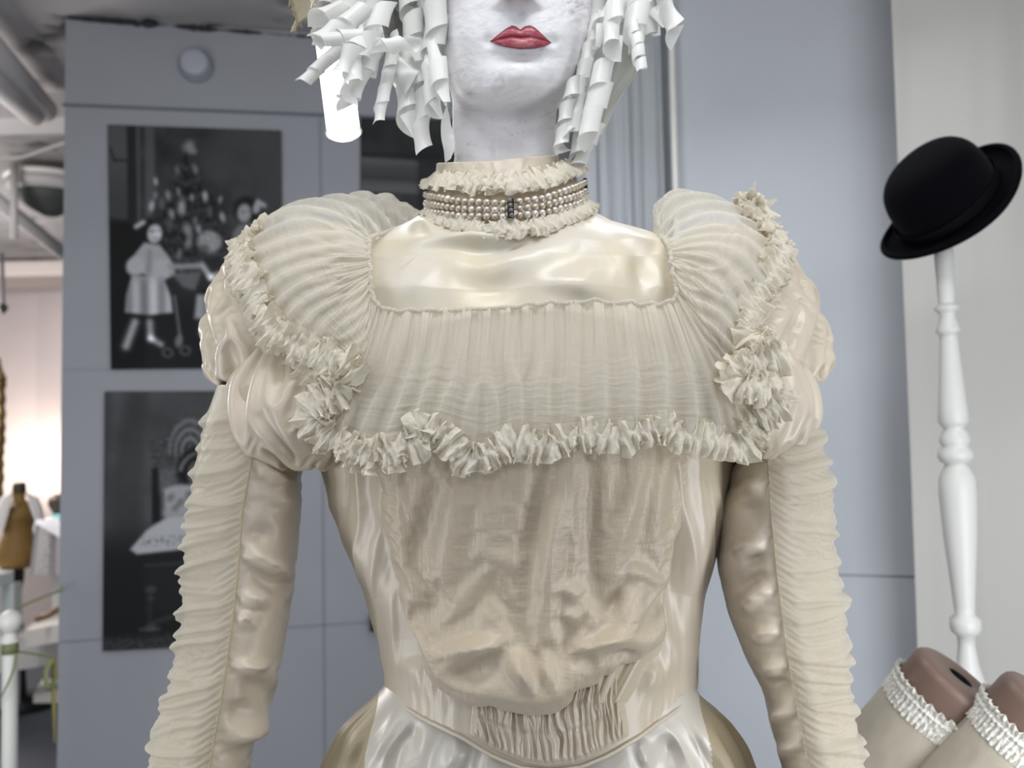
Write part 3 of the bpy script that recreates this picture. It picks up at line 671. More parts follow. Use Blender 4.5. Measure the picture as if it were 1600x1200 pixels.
def puff(name, Lp, Rp, Yc_, D, m, parent, n=121, mm=240, **k):
    py = np.linspace(Lp[0][1], Lp[-1][1], n)[:, None]; l = np.interp(py, [p[1] for p in Lp], [p[0] for p in Lp]); r = np.interp(py, [p[1] for p in Rp], [p[0] for p in Rp])
    sm = lambda a: np.convolve(np.pad(a[:, 0], 4, mode='edge'), np.ones(9)/9, 'valid')[:, None]
    l, r = sm(l), sm(r); cx, hw = (l+r)/2, (r-l)/2; th = np.arange(mm)[None]/mm*2*math.pi; ct, st = np.cos(th), np.sin(th); Dr = D*(hw/hw.max())**.9
    px = cx+hw*ct; Yf = Yc_-Dr*st; F = W(px, py+0*px, Yf); V = np.where((st > 0)[..., None], F, W(px, py+0*px, Yc_+0*px)); V[..., 1] = Yf
    v = np.linspace(0, 1, n)[:, None]; pin = (v < .02)|(v > .98)
    F_ = lambda a: a(v, th)+0*px if callable(a) else a
    V = slack(V, wrap=True, pin=pin+0*px > 0, **{a: F_(b) for a, b in k.items()})
    return add_sub(grid(name, V, m, parent, wrap=True), 1)
puff('upper_sleeve_puff', [(480, 348), (415, 370), (362, 408), (334, 460), (326, 525), (334, 572), (366, 604)], [(545, 348), (588, 385), (592, 440), (580, 500), (540, 560), (500, 590), (440, 604)], .955, .095, M['satin'], dress,
  ku=lambda v, t: 1.15+.17*ss(.4, 1, v)+0*t, kv=1.16, steps=170, grav=(0, 0, -3e-5), press=2.5e-5, found=.004, bend=.35, lo=.012, hi=.02, seed=23, noise=.004, nn=(7, 4))
puff('lower_sleeve_puff', [(425, 522), (396, 545), (374, 580), (364, 615), (366, 650), (384, 682), (430, 708), (474, 718)], [(490, 522), (535, 545), (560, 590), (560, 630), (548, 665), (532, 690), (520, 708), (510, 718)], .905, .100, M['satin'], dress,
  ku=lambda v, t: 1.26+.10*ss(.5, 1, v)+0*t, kv=1.16, steps=190, grav=(0, 0, -5e-5), press=2.5e-5, found=.003, bend=.3, lo=.02, hi=.02, seed=31, noise=.005, nn=(12, 2.5))
puff('upper_sleeve_puff', [(1095, 348), (1056, 385), (1052, 440), (1070, 500), (1110, 560), (1150, 585), (1200, 600)], [(1170, 348), (1222, 385), (1262, 450), (1284, 520), (1286, 560), (1276, 588), (1255, 600)], .955, .095, M['satin'], dress,
  ku=lambda v, t: 1.15+.17*ss(.4, 1, v)+0*t, kv=1.16, steps=170, grav=(0, 0, -3e-5), press=2.5e-5, found=.004, bend=.35, lo=.012, hi=.02, seed=41, noise=.004, nn=(7, 4))
puff('lower_sleeve_puff', [(1160, 528), (1135, 550), (1122, 590), (1120, 630), (1126, 665), (1140, 690), (1150, 704)], [(1215, 528), (1245, 550), (1262, 590), (1264, 630), (1246, 668), (1210, 694), (1180, 704)], .905, .100, M['satin'], dress,
  ku=lambda v, t: 1.22+.10*ss(.5, 1, v)+0*t, kv=1.14, steps=190, grav=(0, 0, -5e-5), press=2.5e-5, found=.003, bend=.3, lo=.02, hi=.02, seed=57, noise=.005, nn=(10, 2.5))

# ---- sleeves
def sleeve(Lp, Rp, Sp, yc, DD, folds, side, seed):
    """side -1: the gathered chiffon lies on the left of the seam, +1 on the right"""
    y0, y1 = 602, 1420; py = np.linspace(y0, y1, 618)[:, None]
    A = lambda P: np.interp(py, [p[1] for p in P], [p[0] for p in P])
    def sm(a): k = np.ones(25)/25; b = np.pad(a[:, 0], 12, mode='edge'); return np.convolve(b, k, 'valid')[:, None]
    l, r, s = sm(A(Lp)), sm(A(Rp)), sm(A(Sp)); Yc_ = np.interp(py, [560, 1420], yc)
    cx, hw = (l+r)/2, (r-l)/2
    th = np.linspace(0, 2*math.pi, 321)[:-1][None]; ct, st = np.cos(th), np.sin(th)
    def surf(th, k=1.0, hk=1.0):
        ct, st = np.cos(th), np.sin(th); px = cx+hw*hk*ct; V = W(px, py+0*px, Yc_+0*px); Yf = Yc_-DD*k*st; F = W(px, py+0*px, Yf)
        V = np.where((st > 0)[..., None], F, V); V[..., 1] = Yf; return px, V
    hk = 1-.05*ss(-.3, .7, -side*(-ct))
    thc = np.linspace(0, 2*math.pi, 145)[:-1][None]; px, V = surf(thc, 1.0, .965); px, V = px[::2], V[::2]; pyh = py[::2]
    N = outward(V, normals(V, True), V.reshape(-1, 3).mean(0)); d = 1.2*strokes(px, pyh+0*px, folds)*np.where(np.sin(thc) > -.1, 1, 0)
    sd = np.abs(px-s[::2]); near = np.exp(-(sd/9)**2)*(np.sin(thc) > 0)
    v_ = np.linspace(0, 1, len(pyh))[:, None]
    V = V+N*(d*1.3)[..., None]; kvs = np.clip(1.012+.030*vn(pyh/110, 0, seed+2), 1, 2)+0*px; V1 = drape(V, 4, ku=1.008, kv=kvs, wrap=True, steps=150, sub=3, grav=(0, 0, -1e-5), press=.6e-5, pin=(v_ < .004)+0*px > 0, found=.006+.10*near, bend=.3, lo=.006, hi=.010, seed=seed, noise=.003, nn=(3, 9))
    add_sub(grid('sleeve', V1, M['satin'], dress, wrap=True), 1)
    # seam cord with stitches
    us = np.clip((s-cx)/(hw*.985), -.98, .98); ths = np.arccos(us); pxs, Vs = surf(ths, 1.02, .985)
    Vs = Vs[:, 0]+np.array([0, -.0008, 0]); nn = len(Vs); rad = .0009+.0004*np.sin(np.arange(nn)*2.2)
    tube('seam_cord', Vs, rad, M['stitch'], dress, 6)
    # chiffon overlay
    a0, a1 = (ths, ths*0+math.pi+1.15) if side < 0 else (ths, ths*0-1.15)
    uu = np.linspace(0, 1, 240)[None]; tt = lerp(a0, a1, uu)
    px, V = surf(tt, 1.05, 1.0); N = normals(V); N = N*np.sign(((V-W(cx, py, Yc_))*N).sum(-1).mean())
    V = V[:, ::3]; px = px[:, ::3]; V = V+N[:, ::3]*.0015; rw, cl = px.shape; uu = np.linspace(0, 1, cl)[None]
    st_ = V+N[:, ::3]*(.0022*fbm(uu*1.4+py/300*side, py/16+uu*2.2*side, 3, seed+3))[..., None]*ss(0, .1, uu)[..., None]
    rg = random.Random(seed); y = 600; hh = np.zeros(px.shape)
    while y < 1420:
        y += rg.choice([12, 18, 26, 40, 55]); tl = rg.uniform(-18, 46)*-side; wd = rg.uniform(7, 13); cc_ = y+tl*(uu-.5)+rg.uniform(3, 8)*np.sin(uu*rg.uniform(3, 8)+rg.uniform(0, 6)); q = (py-cc_)/wd
        hh += rg.uniform(.003, .0085)*np.where(q < 0, np.exp(-q**2), np.exp(-(q/.45)**2))*np.exp(-((uu-rg.uniform(0, 1))/rg.uniform(.4, 1.2))**2)
    st_ = st_+N[:, ::3]*(hh*ss(0, .1, uu)*ss(0, .1, 1-uu))[..., None]; V = V+N[:, ::3]*(hh*ss(0, .1, uu)*ss(0, .1, 1-uu))[..., None]
    dens = 1.03+.15*np.clip(.5+1.1*vn(py/55+uu*.5, uu*1.2, seed+6), 0, 1)
    V = relax(V, start=st_, ku=1.02, kv=dens, steps=150, sub=3, grav=(0, 0, -2.5e-5), press=.5e-5, pin=(uu < .004)|(uu > .996)|(py < 603), found=.006+.04*(1-ss(0, .08, uu))+0*py, bend=.16, lo=.001, hi=.008, seed=seed+9, noise=.0012, nn=(3, 50))
    add_sub(grid('sleeve_chiffon', V, M['chiffon_sleeve'], dress), 1)
sleeve([(352, 560), (340, 610), (322, 660), (305, 740), (291, 870), (288, 960), (270, 1060), (248, 1130), (234, 1200), (200, 1420)],
       [(470, 560), (470, 700), (468, 790), (462, 870), (450, 960), (436, 1040), (424, 1090), (396, 1150), (388, 1200), (350, 1420)],
       [(405, 560), (398, 690), (378, 800), (371, 900), (362, 980), (346, 1090), (328, 1190), (290, 1420)], (.925, .90), .070, [
 ([(400, 715), (430, 745), (455, 765)], 9, .007, .5), ([(410, 705), (440, 730), (462, 738)], 8, -.006), ([(420, 760), (450, 790), (465, 800)], 10, .004),
 ([(375, 862), (410, 872), (440, 895), (458, 905)], 9, .009, .4), ([(378, 885), (410, 905), (450, 925)], 12, -.006), ([(372, 930), (400, 935), (430, 930)], 7, .006), ([(370, 968), (385, 966), (400, 972)], 5, .006),
 ([(360, 1038), (390, 1040), (425, 1036)], 7, .008, .4), ([(370, 1060), (400, 1075), (425, 1060)], 12, -.006), ([(340, 1160), (375, 1150), (410, 1120), (424, 1090)], 11, .009, .4), ([(350, 1130), (380, 1110), (410, 1090)], 12, -.005), ([(430, 820), (400, 840), (385, 850)], 10, -.004)], -1, 101)
sleeve([(1150, 560), (1160, 640), (1152, 700), (1128, 790), (1122, 880), (1140, 960), (1168, 1030), (1196, 1085), (1212, 1150), (1226, 1200), (1262, 1420)],
       [(1255, 560), (1262, 630), (1282, 690), (1298, 760), (1300, 850), (1316, 950), (1326, 1080), (1346, 1190), (1385, 1420)],
       [(1196, 560), (1199, 690), (1204, 800), (1214, 900), (1228, 1010), (1244, 1100), (1262, 1190), (1300, 1420)], (.925, .90), .070, [
 ([(1140, 860), (1170, 852), (1200, 848)], 8, .008, .4), ([(1150, 875), (1180, 872), (1205, 868)], 8, -.006), ([(1160, 960), (1185, 925), (1212, 920)], 9, .008, .4), ([(1150, 925), (1180, 905), (1205, 890)], 10, -.006),
 ([(1170, 1000), (1200, 985), (1222, 985)], 8, .007), ([(1185, 1045), (1210, 1040), (1232, 1045)], 8, .007), ([(1195, 1075), (1220, 1070), (1238, 1085)], 8, -.006), ([(1205, 1130), (1230, 1110), (1246, 1120)], 8, .007), ([(1215, 1180), (1240, 1165), (1258, 1170)], 8, .006),
 ([(1165, 740), (1180, 760), (1198, 770)], 10, .005), ([(1158, 780), (1180, 800), (1200, 805)], 10, -.004)], 1, 207)

# ---- chiffon cape
K = [ # top, control, bottom: px, py, Y
 ((650, 352, .955), (662, 306, .975), (640, 345, 1.05)), ((612, 364, .915), (600, 262, .97), (590, 330, 1.06)), ((586, 372, .875), (520, 262, .94), (500, 335, 1.07)),
 ((581, 380, .862), (450, 290, .89), (410, 352, 1.0)), ((580, 392, .852), (470, 360, .81), (383, 385, .93)), ((580, 406, .843), (480, 410, .785), (388, 430, .875)), ((580, 420, .836), (500, 450, .778), (412, 482, .845)),
 ((580, 434, .829), (520, 485, .775), (446, 532, .82)), ((582, 448, .823), (540, 520, .77), (505, 562, .798)), ((584, 460, .818), (560, 560, .768), (546, 588, .788)), ((590, 471, .813), (565, 590, .765), (535, 640, .782)),
 ((602, 480, .809), (572, 600, .762), (524, 692, .785)), ((645, 485, .806), (635, 600, .757), (590, 710, .772)), ((700, 482, .805), (690, 600, .755), (665, 690, .768)), ((760, 480, .804), (752, 600, .753), (742, 714, .766)),
 ((820, 476, .804), (815, 600, .752), (805, 694, .766)), ((880, 471, .804), (880, 600, .753), (870, 694, .766)), ((940, 470, .805), (950, 600, .755), (950, 684, .768)), ((1000, 473, .808), (1020, 600, .757), (1040, 680, .772)),
 ((1046, 470, .815), (1090, 590, .763), (1125, 688, .785)), ((1054, 456, .82), (1130, 590, .768), (1168, 692, .80)), ((1052, 442, .826), (1128, 540, .772), (1180, 650, .805)), ((1050, 428, .832), (1110, 500, .776), (1155, 590, .80)),
 ((1048, 414, .84), (1110, 450, .78), (1152, 540, .805)), ((1046, 402, .848), (1115, 410, .785), (1165, 490, .825)), ((1044, 392, .858), (1130, 366, .80), (1205, 430, .868)), ((1041, 384, .868), (1140, 326, .85), (1215, 385, .92)),
 ((1036, 378, .885), (1110, 276, .91), (1180, 345, 1.0)), ((1030, 372, .91), (1040, 248, .955), (1110, 330, 1.06)), ((1026, 370, .94), (1012, 280, .98), (1040, 345, 1.07))]
K = np.array(K, float).reshape(len(K), 9); NU = 1500
par = np.linspace(0, len(K)-1, NU); kk = np.arange(len(K))
def cr(col):
    i = np.clip(par.astype(int), 0, len(K)-2); f = par-i; p = lambda j: col[np.clip(j, 0, len(K)-1)]
    a, b, c, d = p(i-1), p(i), p(i+1), p(i+2)
    return .5*(2*b+(c-a)*f+(2*a-5*b+4*c-d)*f**2+(3*b-a-3*c+d)*f**3)
KK = np.stack([cr(K[:, j]) for j in range(9)], -1); v = np.linspace(0, 1, 190)[:, None, None]
B = (1-v)**2*KK[None, :, 0:3]+2*v*(1-v)*KK[None, :, 3:6]+v*v*KK[None, :, 6:9]
px, py, Yq = B[..., 0], B[..., 1], B[..., 2]; V = W(px, py, Yq)
N = normals(V); 
if N[95, 750, 1] > 0: N = -N
v = v[..., 0]; arc = np.cumsum(np.concatenate([[0], np.hypot(np.diff(KK[:, 0]+KK[:, 6]), np.diff(KK[:, 1]+KK[:, 7]))]))/2   # px along the sheet
s = arc[None]+7*fbm(arc[None]/60, v*1.6, 2, 31)
tight = (1-v)**1.4
d = (.0004+.0024*tight)*np.sin(s/2.6+4.5*vn(arc/11, 0, 4)[None])*ss(.85, .1, v)*.8*(.5+.8*vn(arc/23, 3, 4)[None])
d = d+.0048*ridge(s/19, v*1.1, 44)*(.45+.55*v)*ss(0, .1, v)+.0095*vn(s/38, v*1.3, 45)*ss(0, .3, v)+.0016*ridge(s/7, v*1.8, 46)*ss(0, .1, v)+.0006*fbm(s/60, v*22, 3, 47)*ss(.2, .5, v)
wt = ss(.8, 1.2, par)*ss(.8, 1.2, len(K)-1-par); zone = 1-.45*(ss(2, 4, par)*ss(8, 6, par)+ss(21, 23, par)*ss(28, 25, par))[None]
capefolds = [([(582, 395), (540, 430), (500, 470), (462, 520)], 8, .006, .4), ([(582, 405), (560, 440), (530, 520)], 7, .007), ([(583, 385), (520, 400), (450, 500)], 8, -.005), ([(586, 430), (570, 500), (555, 560)], 7, .006),
 ([(1048, 400), (1080, 440), (1120, 540), (1150, 640)], 7, .007, .3), ([(1055, 440), (1090, 520), (1140, 650)], 6, -.006), ([(1052, 450), (1085, 560), (1140, 680)], 7, .006, .3), ([(1050, 380), (1090, 400), (1130, 470)], 8, .005), ([(1030, 500), (1090, 600), (1130, 680)], 8, -.005),
 ([(800, 490), (790, 600), (780, 680)], 8, .004), ([(700, 490), (680, 600), (660, 670)], 8, .005), ([(900, 480), (930, 560), (950, 660)], 9, -.004), ([(960, 480), (1010, 580), (1030, 660)], 8, .005, .4)]
d = d*zone+strokes(px, py, capefolds)
fine = d-0; big = strokes(px, py, capefolds)+.006*vn(s/30, v*1.2, 45)+.003*ridge(s/19, v*1.1, 44)
cs = (slice(None, None, 2), slice(None, None, 3)); Vc, vc, sc = V[cs], v[::2], s[cs]; Nc = N[cs]
e_ = (par[::3] > .6)&(par[::3] < len(K)-1.6)
front_k = (ss(8, 11, par)*ss(24, 21, par))[::3][None]
kuc = 1.06+.10*(1-vc)+.05*front_k+0*Vc[..., 0]
Vr = relax(Vc, start=Vc+Nc*(big[cs]*ss(0, .06, vc))[..., None]*1.0, ku=kuc, kv=1.02-.025*front_k+0*Vc[..., 0], steps=110, sub=3, grav=(0, 0, -2e-5), press=.3e-5, pin=((vc < .004)|(vc > .996))+0*Vc[..., 0] > 0, found=.012, bend=.12, lo=.0035, hi=.012, seed=8, noise=.0015, nn=(60, 3))
Vr = up2(Vr, False); nv_, nu_ = Vr.shape[:2]; px2, v2 = PX(Vr)[0], np.linspace(0, 1, nv_)[:, None]; s2 = np.interp(np.linspace(0, 1, nu_), np.linspace(0, 1, NU), arc)[None]+0*v2
Nr = normals(Vr); Nr = Nr if Nr[nv_//2, nu_//2, 1] < 0 else -Nr
dd = (.0002+.0016*(1-v2)**1.6)*np.sin(s2/2.6+4.5*vn(s2[:1]/11, 0, 4))*ss(.7, .1, v2)+.0004*fbm(s2/60, v2*26, 3, 47)*ss(.2, .5, v2)
V = Vr+Nr*dd[..., None]+np.array([0, -.002, 0])

cape = add_sub(grid('chiffon_cape', V, M['chiffon'], dress), 1)
# rolled gather along the neckline
top = V[2]; tube('neckline_gather', catmull(top[::10], 900)+np.array([0, -.001, 0]), .0016+.0009*np.abs(np.sin(np.arange(900)*.9)), M['chiffon'], dress, 8)

# ---- ruffles
def ruffle(name, path, width, parent, seed, amp=.007, wave=.0098, m=None, lift=.004, layers=2, meander=5, curl=1.0, fwd=0):
    """gathered strip along a path of (px, py, Y); width in metres; wave = length of one flute in metres"""
    P = catmull(path, 1400); P[:, 2] -= fwd; sp = arange = np.linspace(0, 1, 1400)
    P[:, 0] += meander*vn(sp*len(path)*1.3, 1, seed); P[:, 1] += meander*vn(sp*len(path)*1.3, 9, seed+1)
    C = W(P[:, 0], P[:, 1], P[:, 2]); ln = np.concatenate([[0], np.cumsum(np.linalg.norm(np.diff(C, axis=0), axis=1))]); tot = ln[-1]
    n = int(tot/wave*22)+20; s = np.linspace(0, tot, n); C = np.stack([np.interp(s, ln, C[:, k]) for k in range(3)], -1)
    k = 31; ker = np.ones(k)/k; T = np.gradient(np.stack([np.convolve(np.pad(C[:, j], k//2, mode='edge'), ker, 'valid') for j in range(3)], -1), axis=0)
    T /= np.linalg.norm(T, axis=1, keepdims=True)+1e-12
    nm = C-np.array([0.02*1, 1.05, 1.15]); nm[:, 2] *= .3; nm /= np.linalg.norm(nm, axis=1, keepdims=True); nm = nm*.5+np.array([0, -.5, 0]); 
    Bn = np.cross(T, nm); Bn /= np.linalg.norm(Bn, axis=1, keepdims=True); nm = np.cross(Bn, T)
    for L in range(layers):
        sd = seed+L*50; v = np.linspace(-1, 1, 30)[:, None]; a = np.abs(v)
        ph = s/wave*2*math.pi*(1+.12*L)+3.0*vn(s/(wave*2.1), 0, sd)+1.5*vn(s/(wave*.8), 5, sd)
        side = np.where(v > 0, 1.3, 0)
        ph = ph[None]+side+.8*vn(s/(wave*3), v*1.5, sd+3)
        A = amp*(.55+.9*(vn(s/(wave*2.4), 3, sd)*.5+.5))*(1-.3*L)
        sh = a**1.1
        off_n = A*sh*(np.sin(ph)+.30*np.sin(2.7*ph+1+2*v)+.25*vn(s/.0022, v*2.5, sd))+lift*(1-a**2)*(1-L*.5)+.3*amp*(1-a)*vn(s/(wave*.5), 0, sd+8)
        off_t = curl*.17*wave*sh*np.sin(2*ph+.6)+.10*wave*sh*vn(s/(wave*.7), v*2, sd+9)
        wd = width*.5*(1+.28*vn(s/(wave*1.7), 2, sd+5)+.18*np.sin(ph*.5))*(1-.18*L)
        off_b = v*wd+.12*width*a*vn(s/(wave*.9), v*1.2, sd+12)+.05*width*a*np.sign(v)*np.sin(ph+1.2)
        taper = ss(0, .012, s)*ss(0, .012, tot-s)
        V = C[None]+nm[None]*(off_n*taper+.001-.003*L)[..., None]+T[None]*(off_t*taper)[..., None]+Bn[None]*(off_b*(.25+.75*taper))[..., None]
        grid(name, V, m or M['ruffle'], parent)
rl = [(412, 350, .985), (385, 372, .945), (372, 395, .915), (384, 430, .875), (402, 472, .848), (428, 516, .825), (468, 545, .806), (512, 562, .788), (546, 572, .782), (560, 600, .78)]
ruffle('shoulder_ruffle', rl, .034, dress, 11, amp=.0075, fwd=.010)
ruffle('shoulder_ruffle', [(548, 590, .784), (528, 612, .778), (498, 628, .78), (486, 650, .785), (500, 672, .785), (524, 694, .78)], .034, dress, 12, amp=.008)
ruffle('shoulder_ruffle', [(470, 560, .80), (505, 590, .785), (540, 596, .775)], .030, dress, 13, amp=.008, layers=1)
rb = [(520, 690, .782), (560, 704, .772), (610, 704, .768), (650, 690, .765), (655, 662, .763), (690, 680, .762), (722, 708, .762), (745, 722, .762), (775, 700, .763), (815, 690, .763), (860, 698, .763), (900, 680, .764), (940, 684, .766), (985, 682, .767), (1030, 668, .77), (1070, 682, .774), (1110, 688, .78), (1145, 700, .786), (1175, 680, .795), (1180, 655, .80)]
ruffle('hem_ruffle', rb, .029, dress, 21, amp=.0065)
ruffle('hem_ruffle', [(524, 700, .78), (560, 716, .772), (600, 718, .77), (640, 706, .766)], .026, dress, 22, layers=1, amp=.008)
ruffle('hem_ruffle', [(1140, 706, .785), (1165, 690, .79), (1172, 660, .796), (1185, 645, .80)], .032, dress, 23, layers=1, amp=.009)
rr_ = [(1160, 306, .985), (1176, 330, .965), (1196, 358, .935), (1216, 380, .905), (1214, 408, .885), (1190, 440, .862), (1174, 478, .84), (1168, 515, .82), (1188, 540, .806), (1222, 550, .80), (1196, 566, .797), (1156, 574, .793), (1150, 598, .79), (1185, 604, .787), (1222, 598, .79)]
ruffle('shoulder_ruffle', rr_, .033, dress, 31, amp=.0075, fwd=.010)
ruffle('shoulder_ruffle', [(1228, 596, .80), (1220, 630, .80), (1190, 650, .795), (1170, 668, .80)], .030, dress, 32, layers=1, amp=.008)
ruffle('shoulder_ruffle', [(1160, 304, .985), (1178, 312, .975), (1180, 345, .965), (1158, 350, .965)], .036, dress, 33, layers=2, amp=.010)
ruffle('shoulder_ruffle', [(1152, 322, .975), (1172, 334, .965), (1190, 322, .965), (1186, 304, .97)], .034, dress, 34, layers=2, amp=.010)

# ---- collar
def ring(l, r, pyf, Yc_, D, th):
    """point of an ellipse ring; pyf(px) gives the height as seen"""
    cx, hw = (l+r)/2, (r-l)/2; px = cx+hw*np.cos(th); V = W(px, pyf(px), Yc_); Yf = Yc_-D*np.sin(th)
    F = W(px, pyf(px), Yf); V = np.where((np.sin(th) > 0)[..., None], F, V); V[..., 1] = Yf; return V
ctop = lambda x: np.interp(x, [660, 683, 770, 868, 905], [262, 256, 252, 243, 240])
cbot = lambda x: np.interp(x, [655, 665, 700, 760, 800, 860, 905, 925, 932], [336, 344, 358, 368, 369, 358, 340, 326, 322])
th = np.arange(400)/400*2*math.pi; vv = np.linspace(0, 1, 70)
V = []
for v in vv:
    l = lerp(682, 662, ss(0, .8, v)); r = lerp(872, 922, ss(0, .8, v)); D = lerp(.066, .088, v)
    V.append(ring(l, r, lambda x: lerp(ctop(x), cbot(x), v), .925, D, th))
V = np.array(V); V[..., 1] += -.0007*fbm(th[None]*6, vv[:, None]*4, 3, 12)
grid('collar', V, M['satin'], dress, wrap=True)
inner = V[0].copy(); cI = inner.mean(0); 
lip = np.stack([V[0], lerp(V[0], cI, .03)+[0, 0, .0012], lerp(V[0], cI, .07)+[0, 0, 0], lerp(V[0], cI, .09)-[0, 0, .03]], 0)
grid('collar_lining', lip, M['satin'], dress, wrap=True)
def ringpath(l, r, pyf, Yc_, D, a0, a1, n=40):
    th = np.linspace(a0, a1, n); cx, hw = (l+r)/2, (r-l)/2; px = cx+hw*np.cos(th); return [(x, pyf(x), Yc_-D*math.sin(a)) for x, a in zip(px, th)]
ruffle('collar_ruffle', ringpath(672, 900, lambda x: np.interp(x, [670, 700, 800, 860, 905], [282, 283, 288, 276, 258]), .925, .085, math.pi+.5, -.5), .023, dress, 41, amp=.0034, wave=.012, layers=2, meander=2, lift=.002)
ruffle('collar_ruffle', ringpath(664, 924, lambda x: np.interp(x, [665, 700, 760, 800, 860, 905, 925], [330, 347, 359, 360, 350, 332, 318]), .925, .095, math.pi+.3, -.3), .018, dress, 43, amp=.0028, wave=.012, layers=2, meander=2, lift=.002)

# ------------------------------------------------------------------ pearl choker
ch = thing('pearl_choker', W(800, 330, .84), 'three-strand pearl choker with dark jewelled bar around the satin collar', 'necklace')
M['pearl'] = mat('pearl', (200, 192, 178), .2, .9, metal=.45, coat=.5, vary=(70, .2), tint2=(184, 166, 140))
M['pearl2'] = mat('pale_pearl', (214, 208, 200), .18, .8, metal=.4, coat=.5)
M['bar'] = mat('tarnished_silver', (20, 20, 24), .5, .4, metal=.2)
M['stone'] = mat('clear_stone', (104, 102, 100), .2, .6)
def uvs(seg=20, rg=12):
    v = []; f = []
    for i in range(rg+1):
        for j in range(seg): a, b = math.pi*i/rg, 2*math.pi*j/seg; v.append((math.sin(a)*math.cos(b), math.sin(a)*math.sin(b), math.cos(a)))
    for i in range(rg):
        for j in range(seg): f.append((i*seg+j, (i+1)*seg+j, (i+1)*seg+(j+1) % seg, i*seg+(j+1) % seg))
    return np.array(v), f
sv, sf_ = uvs()
pm = []
for m_ in (M['pearl'], M['pearl2']):
    me = bpy.data.meshes.new('pearl'); me.from_pydata(sv.tolist(), [], sf_); me.polygons.foreach_set('use_smooth', [True]*len(sf_)); me.materials.append(m_); pm.append(me)
chy = [lambda x: np.interp(x, [664, 672, 720, 790, 850, 900, 914], [304, 306, 315, 318, 310, 292, 285]),
       lambda x: np.interp(x, [664, 672, 720, 790, 850, 900, 916], [317, 319, 327, 329, 322, 306, 298]),
       lambda x: np.interp(x, [664, 672, 720, 790, 850, 900, 918], [329, 331, 338, 339, 333, 320, 312])]
rg = random.Random(6); lb = base_of(ch)
for row in range(3):
    ts = np.linspace(math.pi-.02, .02, 2000); cx, hw = (666+914+row)/2, (914+row-666)/2
    C = W(cx+hw*np.cos(ts), chy[row](cx+hw*np.cos(ts)), .925-.092*np.sin(ts)); ln = np.concatenate([[0], np.cumsum(np.linalg.norm(np.diff(C, axis=0), axis=1))])
    n = 34; 
    bx = W(797, 320, .833)
    for s in (np.arange(n)+.5)/n*ln[-1]:
        p = np.array([np.interp(s, ln, C[:, k]) for k in range(3)]); ppx, ppy = PX(p)
        if abs(ppx-798) < 7.2: continue
        o = bpy.data.objects.new('pearl', pm[rg.random() < .3]); COL.objects.link(o); o.parent = ch; o.location = (p-lb).tolist()
        q = ln[-1]/n*.5*rg.uniform(.88, 1.02); o.scale = (q, q, q*rg.uniform(.92, 1.05))
    tube('strand', C[::20], .0006, M['bar'], ch, 6)
def bar(x, y0, y1, Yb, n=4, lean=2):
    a = W(x-lean, y0, Yb); b = W(x+lean, y1, Yb); c = (a+b)/2; h = np.linalg.norm(a-b)
    o = box('spacer_bar', c, (.0068, .0035, h), M['bar'], ch, bevel=.0012)
    for i in range(n):
        p = lerp(a, b, (i+.5)/n)+[0, -.0022, 0]
        tube_v = tube_grid([p+[0, 0, 0], p+[0, -.0014, 0]], [.0026, .0020], 14); grid('stone', tube_v, M['stone'], o, wrap=True, cap=True).location = (-base_of(o)).tolist()
bar(798, 310, 341, .8295)
for x, y0, y1, Yb in ((665, 300, 333, .922), (915, 279, 315, .915)):
    a = W(x-1, y0, Yb); b = W(x+2, y1, Yb); tube('end_bar', [a, (a+b)/2+[0, -.001, 0], b], .0022, M['bar'], ch, 10)

# ------------------------------------------------------------------ mannequin head and neck
hd = thing('mannequin', (0.02, .95, .0), 'white painted mannequin with red lips wearing the ivory dress', 'mannequin')
hr = np.array([(-335, 785, 828, .015), (-325, 755, 858, .035), (-300, 722, 892, .060), (-250, 696, 918, .085), (-180, 684, 930, .102), (-100, 681, 933, .108), (0, 682, 928, .106), (60, 684, 923, .103), (100, 690, 913, .100),
 (125, 697, 901, .098), (138, 702, 892, .095), (147, 704, 885, .088), (155, 706, 878, .074), (162, 707, 873, .058), (172, 707, 870, .044), (200, 707, 869, .041), (250, 711, 873, .048), (300, 700, 885, .055), (335, 690, 900, .06)], float)
th = np.arange(420)/420*2*math.pi; py = np.concatenate([np.linspace(-335, -60, 120), np.linspace(-59, 180, 330), np.linspace(182, 335, 60)])[:, None]
l, r, D = [np.interp(py, hr[:, 0], hr[:, k]) for k in (1, 2, 3)]
def smc(a, k=9): b = np.pad(a[:, 0], k//2, mode='edge'); return np.convolve(b, np.ones(k)/k, 'valid')[:, None]
l, r, D = smc(l), smc(r), smc(D); cx, hw = (l+r)/2, (r-l)/2
ct, st = np.cos(th)[None], np.sin(th)[None]; px = cx+hw*ct; hY = .945
V = W(px, py+0*px, np.where(st > 0, hY-D*st**.9*(st > 0), hY)); V[..., 1] = hY-D*np.sign(st)*np.abs(st)**.9
fx = lambda a, b, sx, sy: np.exp(-((px-a)/sx)**2-((py-b)/sy)**2)
h = .010*fx(808, 120, 48, 30)+.009*fx(812, 56, 55, 34)-.006*fx(812, 92, 50, 12)-.004*fx(812, 28, 8, 12)+.004*fx(720, 40, 26, 60)+.004*fx(895, 40, 24, 60)
h = h+.030*np.exp(-((px-808)/np.interp(py, [-140, -20, 10], [9, 21, 24]))**2)*ss(21, 11, py)*ss(-170, -20, py)      # nose
h = h+.009*(fx(788, 3, 10, 11)+fx(829, 3, 10, 11))-.012*(fx(757, -130, 28, 20)+fx(862, -130, 28, 20))+.006*(fx(757, -130, 15, 10)+fx(862, -130, 15, 10))+.006*(fx(750, -165, 34, 9)+fx(868, -165, 34, 9))
h = h-.004*(fx(764, 66, 9, 9)+fx(863, 67, 9, 9))-.003*fx(812, 84, 36, 5)
h = h*(st > 0)
chinedge = .0
